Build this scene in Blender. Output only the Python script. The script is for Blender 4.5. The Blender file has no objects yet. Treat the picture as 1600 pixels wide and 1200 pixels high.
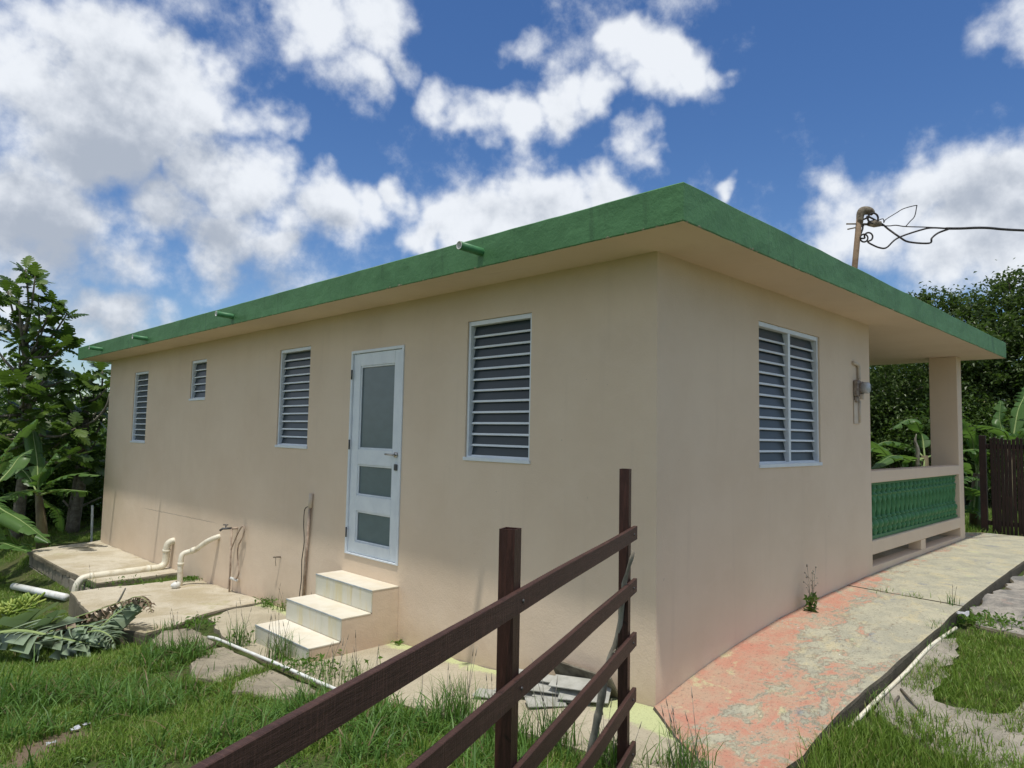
import bpy, math, random
import numpy as np
from mathutils import Vector, Matrix, noise
random.seed(7)
RNG = np.random.default_rng(11)
S = bpy.context.scene
COL = S.collection
# ------------------------------------------------------------------ camera
RIGHT = Vector((0.70781, -0.70613, 0.01948)); UP = Vector((-0.06474, -0.03738, 0.9972)); FWD = Vector((0.70343, 0.70709, 0.07217))
CAM = Vector((-3.994, -2.6361, 1.7347)); FPX = 1094.81
cd = bpy.data.cameras.new('camera'); cam = bpy.data.objects.new('camera', cd); COL.objects.link(cam)
cam.matrix_world = Matrix(((RIGHT.x, UP.x, -FWD.x, CAM.x), (RIGHT.y, UP.y, -FWD.y, CAM.y), (RIGHT.z, UP.z, -FWD.z, CAM.z), (0, 0, 0, 1)))
cd.sensor_width = 36; cd.lens = FPX / 1600 * 36; cd.clip_end = 2000; cd.clip_start = 0.05
S.camera = cam
S.view_settings.view_transform = 'Standard'; S.view_settings.look = 'None'
S.view_settings.exposure = 0.55; S.view_settings.gamma = 1; S.view_settings.use_curve_mapping = False

# ------------------------------------------------------------------ sun and sky
SUND = Vector((-0.19, -0.168, 1.0)).normalized()
sl = bpy.data.lights.new('sun', 'SUN'); sl.energy = 2.5; sl.angle = math.radians(1.1); sl.color = (1.0, 0.955, 0.88)
so = bpy.data.objects.new('sun', sl); COL.objects.link(so)
so.rotation_euler = (-SUND).to_track_quat('-Z', 'Y').to_euler()

W = bpy.data.worlds.new('World'); S.world = W; W.use_nodes = True
def build_world():
    nt = W.node_tree; N = nt.nodes; L = nt.links; N.clear()
    out = N.new('ShaderNodeOutputWorld'); mix = N.new('ShaderNodeMixShader')
    bs = N.new('ShaderNodeBackground'); bc = N.new('ShaderNodeBackground')
    sky = N.new('ShaderNodeTexSky'); sky.sky_type = 'NISHITA'; sky.sun_disc = False
    sky.sun_elevation = math.asin(SUND.z); sky.sun_rotation = math.atan2(SUND.x, SUND.y)
    sky.altitude = 100; sky.air_density = 1.0; sky.dust_density = 0.6; sky.ozone_density = 2.6
    hs = N.new('ShaderNodeHueSaturation'); hs.inputs['Saturation'].default_value = 1.25; hs.inputs['Hue'].default_value = .508
    L.new(sky.outputs[0], hs.inputs['Color']); L.new(hs.outputs[0], bs.inputs['Color']); bs.inputs['Strength'].default_value = SKY_STRENGTH
    # cloud density as a node group of a direction
    g = bpy.data.node_groups.new('cloud_density', 'ShaderNodeTree')
    g.interface.new_socket('Direction', in_out='INPUT', socket_type='NodeSocketVector')
    g.interface.new_socket('Density', in_out='OUTPUT', socket_type='NodeSocketFloat')
    gi = g.nodes.new('NodeGroupInput'); go = g.nodes.new('NodeGroupOutput'); GL = g.links; GN = g.nodes
    nz = GN.new('ShaderNodeTexNoise'); nz.inputs['Scale'].default_value = 6; nz.inputs['Detail'].default_value = 4; nz.inputs['Roughness'].default_value = .6
    GL.new(gi.outputs[0], nz.inputs['Vector'])
    sub = GN.new('ShaderNodeVectorMath'); sub.operation = 'SUBTRACT'; GL.new(nz.outputs['Color'], sub.inputs[0]); sub.inputs[1].default_value = (.5, .5, .5)
    sc = GN.new('ShaderNodeVectorMath'); sc.operation = 'SCALE'; GL.new(sub.outputs[0], sc.inputs[0]); sc.inputs['Scale'].default_value = .17
    wd = GN.new('ShaderNodeVectorMath'); wd.operation = 'ADD'; GL.new(gi.outputs[0], wd.inputs[0]); GL.new(sc.outputs[0], wd.inputs[1])
    acc = None
    for (d, r, w) in CLOUDS:
        vm = GN.new('ShaderNodeVectorMath'); vm.operation = 'DISTANCE'; GL.new(wd.outputs[0], vm.inputs[0]); vm.inputs[1].default_value = d
        mr = GN.new('ShaderNodeMapRange'); mr.interpolation_type = 'SMOOTHSTEP'; GL.new(vm.outputs['Value'], mr.inputs[0])
        mr.inputs[1].default_value = r * 1.5; mr.inputs[2].default_value = 0; mr.inputs[3].default_value = 0; mr.inputs[4].default_value = w
        if acc is None: acc = mr.outputs[0]
        else:
            mx = GN.new('ShaderNodeMath'); mx.operation = 'SMOOTH_MAX'; mx.inputs[2].default_value = .15
            GL.new(acc, mx.inputs[0]); GL.new(mr.outputs[0], mx.inputs[1]); acc = mx.outputs[0]
    n2 = GN.new('ShaderNodeTexNoise'); n2.inputs['Scale'].default_value = 5.5; n2.inputs['Detail'].default_value = 9; n2.inputs['Roughness'].default_value = .62
    GL.new(gi.outputs[0], n2.inputs['Vector'])
    ma = GN.new('ShaderNodeMath'); ma.operation = 'MULTIPLY_ADD'; GL.new(n2.outputs['Fac'], ma.inputs[0]); ma.inputs[1].default_value = 2.7; ma.inputs[2].default_value = -1.38
    ad = GN.new('ShaderNodeMath'); ad.operation = 'ADD'; GL.new(acc, ad.inputs[0]); GL.new(ma.outputs[0], ad.inputs[1])
    GL.new(ad.outputs[0], go.inputs[0])
    tc = N.new('ShaderNodeTexCoord')
    nrm = N.new('ShaderNodeVectorMath'); nrm.operation = 'NORMALIZE'; L.new(tc.outputs['Generated'], nrm.inputs[0])
    A = N.new('ShaderNodeGroup'); A.node_tree = g; L.new(nrm.outputs[0], A.inputs[0])
    off = N.new('ShaderNodeVectorMath'); off.operation = 'ADD'; L.new(nrm.outputs[0], off.inputs[0]); off.inputs[1].default_value = (0, 0, 0)
    al = N.new('ShaderNodeMapRange'); al.interpolation_type = 'SMOOTHSTEP'; L.new(A.outputs[0], al.inputs[0])
    al.inputs[1].default_value = .08; al.inputs[2].default_value = .84; al.inputs[4].default_value = .96
    # grey undersides: where the cloud is thick, more so low down and away from the sun
    acc2 = None
    for (d, r, w) in SHADES:
        vm = N.new('ShaderNodeVectorMath'); vm.operation = 'DISTANCE'; L.new(off.outputs[0], vm.inputs[0]); vm.inputs[1].default_value = d
        mr = N.new('ShaderNodeMapRange'); mr.interpolation_type = 'SMOOTHSTEP'; L.new(vm.outputs['Value'], mr.inputs[0])
        mr.inputs[1].default_value = r * 1.5; mr.inputs[2].default_value = 0; mr.inputs[4].default_value = w
        if acc2 is None: acc2 = mr.outputs[0]
        else:
            mx = N.new('ShaderNodeMath'); mx.operation = 'MAXIMUM'; L.new(acc2, mx.inputs[0]); L.new(mr.outputs[0], mx.inputs[1]); acc2 = mx.outputs[0]
    n3 = N.new('ShaderNodeTexNoise'); n3.inputs['Scale'].default_value = 7; n3.inputs['Detail'].default_value = 6; L.new(nrm.outputs[0], n3.inputs['Vector'])
    m3 = N.new('ShaderNodeMath'); m3.operation = 'MULTIPLY_ADD'; L.new(n3.outputs['Fac'], m3.inputs[0]); m3.inputs[1].default_value = 1.3; m3.inputs[2].default_value = -.60
    a3 = N.new('ShaderNodeMath'); a3.operation = 'ADD'; L.new(acc2, a3.inputs[0]); L.new(m3.outputs[0], a3.inputs[1])
    # billows: each puff is brighter towards the sun
    def puff(v):
        q = N.new('ShaderNodeTexNoise'); q.inputs['Scale'].default_value = 11; q.inputs['Detail'].default_value = 6; q.inputs['Roughness'].default_value = .55; L.new(v, q.inputs['Vector']); return q.outputs['Fac']
    o2 = N.new('ShaderNodeVectorMath'); o2.operation = 'ADD'; L.new(nrm.outputs[0], o2.inputs[0]); o2.inputs[1].default_value = tuple(SUND * .022)
    df = N.new('ShaderNodeMath'); df.operation = 'SUBTRACT'; L.new(puff(o2.outputs[0]), df.inputs[0]); L.new(puff(nrm.outputs[0]), df.inputs[1])
    rl = N.new('ShaderNodeMath'); rl.operation = 'MULTIPLY_ADD'; L.new(df.outputs[0], rl.inputs[0]); rl.inputs[1].default_value = 2.6; L.new(a3.outputs[0], rl.inputs[2]); a3 = rl
    sh = N.new('ShaderNodeMapRange'); L.new(a3.outputs[0], sh.inputs[0]); sh.interpolation_type = 'SMOOTHSTEP'
    sh.inputs[1].default_value = .0; sh.inputs[2].default_value = 1.2; sh.inputs[3].default_value = .12; sh.inputs[4].default_value = 1
    cr = N.new('ShaderNodeMix'); cr.data_type = 'RGBA'; L.new(sh.outputs[0], cr.inputs[0])
    cr.inputs[6].default_value = (.86, .89, .93, 1); cr.inputs[7].default_value = (.40, .445, .52, 1)
    L.new(cr.outputs[2], bc.inputs['Color']); bc.inputs['Strength'].default_value = CLOUD_STRENGTH
    L.new(al.outputs[0], mix.inputs[0]); L.new(bs.outputs[0], mix.inputs[1]); L.new(bc.outputs[0], mix.inputs[2]); L.new(mix.outputs[0], out.inputs[0])
SKY_STRENGTH = 0.080; CLOUD_STRENGTH = 0.75
def dirof(x, y):   # photograph position -> fixed direction in the sky
    return (FWD + RIGHT * ((x - 800) / FPX) + UP * ((600 - y) / FPX)).normalized()
CLOUDS = []
for (x, y, r, w) in [(70, 70, 62, .95), (150, 75, 75, 1.1), (270, 105, 50, .9), (300, 120, 40, .9), (40, 150, 105, 1.15), (170, 170, 115, 1.3), (310, 175, 75, 1.1), (400, 180, 48, .85), (445, 195, 32, .6),
                     (80, 240, 95, 1.2), (210, 245, 75, .9), (30, 330, 115, 1.2), (130, 350, 80, 1.0), (250, 330, 95, 1.15), (350, 280, 70, .95), (400, 300, 85, 1.2), (500, 315, 78, 1.2), (570, 310, 60, 1.1), (620, 298, 46, 1.15), (330, 395, 78, 1.), (200, 420, 70, .8), (420, 385, 45, .8), (80, 410, 70, .8), (110, 455, 60, .45), (250, 455, 60, .4), (20, 480, 60, .5),
                     (500, 50, 70, .9), (590, 40, 75, 1.), (560, 125, 65, .85), (520, 150, 50, .7), (640, 110, 55, .9), (690, 150, 55, 1.), (745, 185, 55, 1.05), (810, 195, 58, 1.05), (875, 185, 58, 1.05), (935, 160, 45, .9), (820, 75, 38, .55),
                     (975, 50, 48, 1.05), (1020, 90, 62, 1.25), (1060, 120, 60, 1.2), (1010, 145, 45, 1.0), (1120, 120, 45, .8), (1110, 165, 50, .65), (990, 225, 42, .75), (1030, 245, 28, .6),
                     (720, 350, 60, 1.1), (790, 335, 75, 1.2), (860, 330, 70, 1.2), (940, 320, 60, 1.1), (670, 385, 45, .9), (160, 500, 60, 1.0), (220, 510, 45, .9), (100, 495, 40, .6),
                     (1330, 310, 60, .9), (1420, 310, 70, .95), (1510, 300, 80, 1.1), (1590, 290, 90, 1.2), (1480, 390, 110, .95), (1350, 370, 80, .9), (1580, 400, 100, .9), (1290, 350, 45, .7), (1135, 297, 25, .8), (1530, 60, 45, .7), (1590, 25, 55, .9)]:
    CLOUDS.append((tuple(dirof(x, y)), r * .9 / FPX, w))
SHADES = [(tuple(dirof(x, y)), r / FPX, w) for (x, y, r, w) in [(190, 235, 120, 1.15), (300, 235, 70, .8), (90, 390, 150, .95), (330, 375, 110, .8), (480, 360, 70, .6), (380, 425, 90, .8), (150, 440, 120, .7), (60, 470, 100, .6), (1570, 330, 90, .6), (1450, 420, 100, .35), (880, 345, 60, .3)]]
_r = random.Random(5)
for i in range(34):  # clouds added outside the view, many and large, to brighten the shaded walls
    a = _r.uniform(40, 330) if i < 26 else _r.uniform(0, 360); e = _r.uniform(8, 60) if i < 26 else _r.uniform(62, 85)
    d = Vector((math.cos(math.radians(a + 45)) * math.cos(math.radians(e)), math.sin(math.radians(a + 45)) * math.cos(math.radians(e)), math.sin(math.radians(e))))
    if d.dot(FWD) > .5: continue
    CLOUDS.append((tuple(d), _r.uniform(.16, .36), _r.uniform(.9, 1.3))); SHADES.append((tuple(d - Vector((0, 0, .04))), CLOUDS[-1][1] * .6, .7)) if i % 2 else None
build_world()
W.cycles.sampling_method = 'MANUAL'; W.cycles.sample_map_resolution = 512

# ------------------------------------------------------------------ materials
def newmat(name, rough=.8, spec=.3):
    m = bpy.data.materials.new(name); m.use_nodes = True
    b = m.node_tree.nodes['Principled BSDF']; b.inputs['Roughness'].default_value = rough
    b.inputs['Specular IOR Level'].default_value = spec
    return m, m.node_tree.nodes, m.node_tree.links, b
def noise_node(N, L, vec, scale, detail=6, rough=.6, dist=0):
    n = N.new('ShaderNodeTexNoise'); n.inputs['Scale'].default_value = scale; n.inputs['Detail'].default_value = detail
    n.inputs['Roughness'].default_value = rough; n.inputs['Distortion'].default_value = dist
    if vec is not None: L.new(vec, n.inputs['Vector'])
    return n.outputs['Fac']
def ramp(N, L, fac, a, b):
    r = N.new('ShaderNodeMapRange'); L.new(fac, r.inputs[0]); r.inputs[1].default_value = a; r.inputs[2].default_value = b
    r.interpolation_type = 'SMOOTHSTEP'; return r.outputs[0]
def mixc(N, L, fac, a, b):
    m = N.new('ShaderNodeMix'); m.data_type = 'RGBA'
    if hasattr(fac, 'links'): L.new(fac, m.inputs[0])
    else: m.inputs[0].default_value = fac
    for i, c in ((6, a), (7, b)):
        if hasattr(c, 'links'): L.new(c, m.inputs[i])
        else: m.inputs[i].default_value = (*c, 1)
    return m.outputs[2]
def fmath(N, L, op, a, b=0.0, c=None):
    m = N.new('ShaderNodeMath'); m.operation = op
    for i, v in enumerate((a, b) if c is None else (a, b, c)):
        if hasattr(v, 'links'): L.new(v, m.inputs[i])
        else: m.inputs[i].default_value = v
    return m.outputs[0]
def bump(N, L, b, h, strength, dist=.01):
    n = N.new('ShaderNodeBump'); n.inputs['Strength'].default_value = strength; n.inputs['Distance'].default_value = dist
    L.new(h, n.inputs['Height']); L.new(n.outputs[0], b.inputs['Normal']); return n
def gpos(N): return N.new('ShaderNodeNewGeometry').outputs['Position']
def scaled(N, L, vec, s):
    m = N.new('ShaderNodeMapping'); m.inputs['Scale'].default_value = s; L.new(vec, m.inputs['Vector']); return m.outputs[0]
def simple(name, col, col2=None, rough=.8, scale=8, bs=.3, bscale=60, bd=.004, spec=.3, stretch=None, metal=0, lo=.35, hi=.65):
    m, N, L, b = newmat(name, rough, spec); p = gpos(N)
    if stretch: p = scaled(N, L, p, stretch)
    b.inputs['Metallic'].default_value = metal
    if col2: L.new(mixc(N, L, ramp(N, L, noise_node(N, L, p, scale), lo, hi), col, col2), b.inputs['Base Color'])
    else: b.inputs['Base Color'].default_value = (*col, 1)
    if bs: bump(N, L, b, noise_node(N, L, p, bscale, 4), bs, bd)
    return m
M = {}
def wall_material():
    m, N, L, b = newmat('painted_stucco', .85, .2); p = gpos(N)
    c = mixc(N, L, ramp(N, L, noise_node(N, L, p, 1.1, 5, .6), .3, .7), (.655, .525, .388), (.700, .572, .432))
    st = noise_node(N, L, scaled(N, L, p, (5, 5, .35)), 1.6, 5, .6)
    c = mixc(N, L, fmath(N, L, 'MULTIPLY', ramp(N, L, st, .55, .75), .2), c, (.55, .44, .345))
    sp = noise_node(N, L, p, 16, 3, .5)
    c = mixc(N, L, fmath(N, L, 'MULTIPLY', ramp(N, L, sp, .74, .78), .5), c, (.30, .25, .19))
    # splash dirt near the ground
    se = N.new('ShaderNodeSeparateXYZ'); L.new(p, se.inputs[0])
    dz = fmath(N, L, 'ADD', se.outputs[2], fmath(N, L, 'MULTIPLY', se.outputs[1], .06)); dz = fmath(N, L, 'ADD', dz, fmath(N, L, 'MULTIPLY', noise_node(N, L, p, 5, 6, .65), .35))
    d = N.new('ShaderNodeMapRange'); L.new(dz, d.inputs[0]); d.inputs[1].default_value = .42; d.inputs[2].default_value = .12; d.interpolation_type = 'SMOOTHSTEP'
    c = mixc(N, L, fmath(N, L, 'MULTIPLY', d.outputs[0], .4), c, (.44, .31, .22))
    # one hairline crack on the long wall
    cz = fmath(N, L, 'MULTIPLY_ADD', se.outputs[1], .0188, se.outputs[2]); cz = fmath(N, L, 'ADD', cz, -.5866); cz = fmath(N, L, 'MULTIPLY_ADD', noise_node(N, L, scaled(N, L, p, (1, 1, 0)), 9, 8, .7), .05, cz); cz = fmath(N, L, 'ADD', cz, -.025)
    ck = N.new('ShaderNodeMapRange'); L.new(fmath(N, L, 'ABSOLUTE', cz), ck.inputs[0]); ck.inputs[1].default_value = .007; ck.inputs[2].default_value = .003
    yr = fmath(N, L, 'MULTIPLY', ramp(N, L, se.outputs[1], 6.9, 7.4), fmath(N, L, 'SUBTRACT', 1, ramp(N, L, se.outputs[1], 9.6, 10.2)))
    c = mixc(N, L, fmath(N, L, 'MULTIPLY', fmath(N, L, 'MULTIPLY', ck.outputs[0], yr), .6), c, (.24, .19, .15))
    # patches where the painter's roller went over twice and old filler shows
    pt = noise_node(N, L, scaled(N, L, p, (1, 1, 1.6)), 2.4, 3, .4, 1.2); c = mixc(N, L, fmath(N, L, 'MULTIPLY', ramp(N, L, pt, .60, .63), .22), c, (.70, .57, .44))
    L.new(c, b.inputs['Base Color'])
    h = fmath(N, L, 'ADD', noise_node(N, L, p, 3.5, 8, .62), fmath(N, L, 'MULTIPLY', noise_node(N, L, p, 70, 3, .6), .25))
    bump(N, L, b, h, .55, .012); return m
M['wall'] = wall_material()
def green_material():
    m, N, L, b = newmat('green_paint', .6, .35); p = gpos(N)
    c = mixc(N, L, ramp(N, L, noise_node(N, L, p, 3, 7, .65), .3, .7), (.062, .168, .062), (.085, .215, .085))
    sp = noise_node(N, L, scaled(N, L, p, (1, 1, 1.6)), 13, 5, .6)
    c = mixc(N, L, fmath(N, L, 'MULTIPLY', ramp(N, L, sp, .70, .74), .75), c, (.012, .035, .016))
    se = N.new('ShaderNodeSeparateXYZ'); L.new(p, se.inputs[0])
    edge = N.new('ShaderNodeMapRange'); L.new(se.outputs[2], edge.inputs[0]); edge.inputs[1].default_value = 3.03; edge.inputs[2].default_value = 3.0; edge.inputs[4].default_value = .22
    chip = ramp(N, L, fmath(N, L, 'ADD', noise_node(N, L, p, 11, 6, .7), edge.outputs[0]), .74, .76)
    c = mixc(N, L, fmath(N, L, 'MULTIPLY', chip, .8), c, (.33, .28, .20))
    dr = noise_node(N, L, scaled(N, L, p, (6, 6, .8)), 2, 5, .65); c = mixc(N, L, fmath(N, L, 'MULTIPLY', ramp(N, L, dr, .55, .72), .45), c, (.030, .075, .032))
    L.new(c, b.inputs['Base Color'])
    h = fmath(N, L, 'ADD', noise_node(N, L, p, 4, 8, .65, .3), fmath(N, L, 'MULTIPLY', noise_node(N, L, p, 40, 4, .6), .22))
    bump(N, L, b, h, .8, .012); return m
M['green'] = green_material()
M['green_smooth'] = simple('green_gloss_paint', (.045, .165, .062), (.062, .205, .082), .45, 14, .3, 60, .004)
M['white'] = simple('white_aluminium', (.70, .75, .78), (.64, .69, .73), .38, 6, .05, 40, .002, .5)
M['black'] = simple('shade_black', (.02, .022, .024), None, .7, bs=0)  # flat black for the darkness behind windows and inside spouts
def glass_material(name, col, rough):
    m, N, L, b = newmat(name, rough, .5); p = gpos(N)
    n = noise_node(N, L, scaled(N, L, p, (2, 2, 4)), 3, 4)
    L.new(mixc(N, L, ramp(N, L, n, .3, .7), col, tuple(c * 1.12 for c in col)), b.inputs['Base Color']); return m
M['louver'] = glass_material('smoked_glass', (.032, .046, .055), .3)
M['louver'].node_tree.nodes['Principled BSDF'].inputs['Specular IOR Level'].default_value = .30
M['frost'] = glass_material('frosted_glass', (.115, .155, .165), .28)
M['steel'] = simple('brushed_steel', (.45, .43, .40), None, .35, bs=0, metal=1)
M['hinge'] = simple('dark_steel', (.10, .10, .10), None, .5, bs=0, metal=.6)
def pvc_material():
    m, N, L, b = newmat('weathered_pvc', .45, .4); p = gpos(N)
    c = mixc(N, L, ramp(N, L, noise_node(N, L, p, 7, 6, .7), .45, .8), (.70, .66, .53), (.42, .34, .20))
    L.new(c, b.inputs['Base Color']); bump(N, L, b, noise_node(N, L, p, 40), .1, .003); return m
M['pvc'] = pvc_material()
M['pvc_white'] = simple('white_pvc', (.74, .76, .74), (.62, .62, .56), .4, 9, .1)
M['conduit'] = simple('beige_painted_conduit', (.42, .33, .25), (.26, .19, .14), .7, 18, .3, 50)
def tile_material():
    m, N, L, b = newmat('cream_tile', .45, .4); p = gpos(N)
    c = mixc(N, L, ramp(N, L, noise_node(N, L, p, 5, 6, .6), .35, .65), (.66, .60, .47), (.72, .68, .57))
    L.new(c, b.inputs['Base Color']); bump(N, L, b, noise_node(N, L, p, 50), .15, .002); return m
M['tile'] = tile_material()
def riser_material():
    m, N, L, b = newmat('stained_riser_tile', .5, .4); p = gpos(N)
    c = mixc(N, L, ramp(N, L, noise_node(N, L, p, 5, 5, .6), .35, .65), (.56, .55, .45), (.60, .58, .49))
    s = noise_node(N, L, scaled(N, L, p, (3, 9, 1.2)), 1.5, 5, .6)
    c = mixc(N, L, fmath(N, L, 'MULTIPLY', ramp(N, L, s, .48, .66), .8), c, (.56, .50, .30))
    L.new(c, b.inputs['Base Color']); bump(N, L, b, noise_node(N, L, p, 50), .1, .002); return m
M['riser'] = riser_material()
M['grey_tile'] = simple('grey_ceramic', (.40, .40, .36), (.31, .31, .27), .45, 12, .2, 50, .003)
M['grout'] = simple('grey_tile_trim', (.40, .44, .45), (.30, .33, .33), .6, 12, .2)
def concrete(name, c1, c2, c3, stain=None, sc=1.6, bs=.8):
    m, N, L, b = newmat(name, .9, .2); p = gpos(N)
    c = mixc(N, L, ramp(N, L, noise_node(N, L, p, sc, 8, .65, .4), .35, .65), c1, c2)
    c = mixc(N, L, ramp(N, L, noise_node(N, L, p, sc * 5, 8, .75), .52, .72), c, c3)
    fine = noise_node(N, L, p, 75, 4, .75)
    c = mixc(N, L, fmath(N, L, 'MULTIPLY', ramp(N, L, fine, .54, .68), .6), c, tuple(x * .42 for x in c3))
    if stain:
        s = noise_node(N, L, p, 2.3, 7, .7, .5); c = mixc(N, L, fmath(N, L, 'MULTIPLY', ramp(N, L, s, .58, .7), .7), c, stain)
    L.new(c, b.inputs['Base Color'])
    h = fmath(N, L, 'ADD', noise_node(N, L, p, 8, 8, .7), fmath(N, L, 'MULTIPLY', noise_node(N, L, p, 90, 4, .7), .5))
    bump(N, L, b, h, bs, .018); return m
M['slab'] = concrete('cream_concrete', (.42, .36, .245), (.57, .52, .41), (.36, .31, .21), (.38, .35, .19), bs=.9)
M['slab_side'] = concrete('mossy_concrete', (.16, .14, .10), (.24, .21, .15), (.13, .11, .075), (.05, .055, .03))
M['walk_side'] = concrete('dark_mossy_edge', (.075, .068, .050), (.12, .105, .08), (.05, .045, .035), (.03, .04, .015), sc=3, bs=1)
M['block'] = concrete('concrete_block', (.21, .19, .15), (.30, .27, .21), (.14, .12, .09), (.06, .06, .035), sc=4)
M['flag'] = concrete('rough_paving', (.27, .24, .18), (.41, .36, .27), (.19, .17, .125), (.13, .12, .08), sc=3, bs=1.3)
M['rough'] = concrete('worn_concrete', (.20, .195, .18), (.46, .42, .36), (.15, .145, .14), (.38, .25, .20), sc=3.4, bs=1.4)
def apron_material():
    m, N, L, b = newmat('apron_concrete', .9, .2); p = gpos(N); se = N.new('ShaderNodeSeparateXYZ'); L.new(p, se.inputs[0])
    c = mixc(N, L, ramp(N, L, noise_node(N, L, p, 2.2, 8, .65), .35, .65), (.39, .345, .25), (.48, .43, .32))
    c = mixc(N, L, ramp(N, L, noise_node(N, L, p, 9, 8, .75), .55, .75), c, (.32, .28, .21))
    # pale lime paint left in a band along the wall and round the corner
    n = noise_node(N, L, p, 5, 8, .7, .5)
    e = fmath(N, L, 'MULTIPLY_ADD', se.outputs[0], 2.4, n)            # x is negative away from the wall
    e = fmath(N, L, 'ADD', e, fmath(N, L, 'MULTIPLY', ramp(N, L, fmath(N, L, 'MULTIPLY', se.outputs[1], -1), -1.1, .2), .55))
    c = mixc(N, L, fmath(N, L, 'MULTIPLY', ramp(N, L, e, .12, .30), .85), c, (.50, .55, .27))
    fine = noise_node(N, L, p, 70, 4, .75); c = mixc(N, L, fmath(N, L, 'MULTIPLY', ramp(N, L, fine, .53, .68), .65), c, (.17, .15, .11))
    L.new(c, b.inputs['Base Color'])
    h = fmath(N, L, 'ADD', noise_node(N, L, p, 8, 8, .7), fmath(N, L, 'MULTIPLY', noise_node(N, L, p, 90, 4, .7), .6))
    bump(N, L, b, h, .8, .015); return m
M['apron'] = apron_material()
def walkway_material():
    m, N, L, b = newmat('flaking_paint_walkway', .88, .2); p = gpos(N); se = N.new('ShaderNodeSeparateXYZ'); L.new(p, se.inputs[0])
    X, Y = se.outputs[0], se.outputs[1]
    base = mixc(N, L, ramp(N, L, noise_node(N, L, p, 3, 8, .7), .38, .62), (.46, .435, .32), (.36, .35, .27))
    base = mixc(N, L, fmath(N, L, 'MULTIPLY', ramp(N, L, noise_node(N, L, p, 4.2, 10, .75, .4), .50, .64), .55), base, (.56, .48, .28))
    gry = noise_node(N, L, p, 3.3, 9, .75, .3); base = mixc(N, L, ramp(N, L, gry, .57, .66), base, (.27, .28, .27))
    n = noise_node(N, L, scaled(N, L, p, (1, 1.25, 1)), 3.1, 12, .76, .5)
    near = ramp(N, L, fmath(N, L, 'MULTIPLY', Y, 1), -.55, -.05)        # strip beside the wall
    left = N.new('ShaderNodeMapRange'); L.new(X, left.inputs[0]); left.inputs[1].default_value = 1.9; left.inputs[2].default_value = .3
    far = N.new('ShaderNodeMapRange'); L.new(X, far.inputs[0]); far.inputs[1].default_value = 2.6; far.inputs[2].default_value = 4.6; far.inputs[3].default_value = 0; far.inputs[4].default_value = .14
    t = fmath(N, L, 'MULTIPLY_ADD', near, .20, n); t = fmath(N, L, 'MULTIPLY_ADD', left.outputs[0], .13, t); t = fmath(N, L, 'SUBTRACT', t, far.outputs[0]); t = fmath(N, L, 'ADD', t, fmath(N, L, 'MULTIPLY_ADD', noise_node(N, L, p, 22, 6, .75), .34, -.17))
    org = mixc(N, L, ramp(N, L, noise_node(N, L, p, 5, 7, .7), .35, .65), (.50, .235, .165), (.46, .32, .225))
    c = mixc(N, L, ramp(N, L, t, .57, .66), base, org)
    lime = noise_node(N, L, p, 3.7, 8, .7, .3)
    c = mixc(N, L, fmath(N, L, 'MULTIPLY', ramp(N, L, lime, .60, .66), .6), c, (.52, .53, .30))
    fine = noise_node(N, L, p, 48, 6, .82); c = mixc(N, L, fmath(N, L, 'MULTIPLY', ramp(N, L, fine, .53, .66), .7), c, (.13, .11, .09))
    wh = noise_node(N, L, p, 40, 2, .5); c = mixc(N, L, ramp(N, L, wh, .755, .77), c, (.75, .72, .66))
    L.new(c, b.inputs['Base Color'])
    h = fmath(N, L, 'ADD', fmath(N, L, 'MULTIPLY', ramp(N, L, t, .565, .60), .25), fmath(N, L, 'MULTIPLY', noise_node(N, L, p, 60, 6, .75), .8))
    h = fmath(N, L, 'ADD', h, noise_node(N, L, p, 7, 6, .6))
    bump(N, L, b, h, .9, .014); return m
M['walk'] = walkway_material()
def ground_material():
    m, N, L, b = newmat('soil', .95, .1); p = gpos(N)
    c = mixc(N, L, ramp(N, L, noise_node(N, L, p, 1.3, 8, .7), .35, .65), (.060, .095, .024), (.085, .095, .036))
    c = mixc(N, L, ramp(N, L, noise_node(N, L, p, 6, 8, .75), .5, .7), c, (.135, .115, .065))
    vm = N.new('ShaderNodeVectorMath'); vm.operation = 'DISTANCE'; L.new(scaled(N, L, p, (1, 1.7, 0)), vm.inputs[0]); vm.inputs[1].default_value = (-2.85, 2.38 * 1.7, 0)
    dd = fmath(N, L, 'MULTIPLY_ADD', noise_node(N, L, p, 5, 7, .7), .7, vm.outputs['Value']); c = mixc(N, L, ramp(N, L, dd, .95, .62), c, (.20, .15, .105))
    L.new(c, b.inputs['Base Color'])
    h = fmath(N, L, 'ADD', noise_node(N, L, p, 9, 8, .7), fmath(N, L, 'MULTIPLY', noise_node(N, L, p, 70, 4, .7), .5))
    bump(N, L, b, h, 1, .03); return m
M['soil'] = ground_material()
M['sand'] = concrete('sandy_concrete', (.31, .285, .23), (.45, .41, .335), (.20, .185, .15), (.12, .115, .10), sc=2.8, bs=1.4)
M['dirt'] = concrete('bare_dirt', (.19, .14, .095), (.26, .20, .14), (.12, .09, .06), None, sc=4, bs=1.2)
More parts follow.
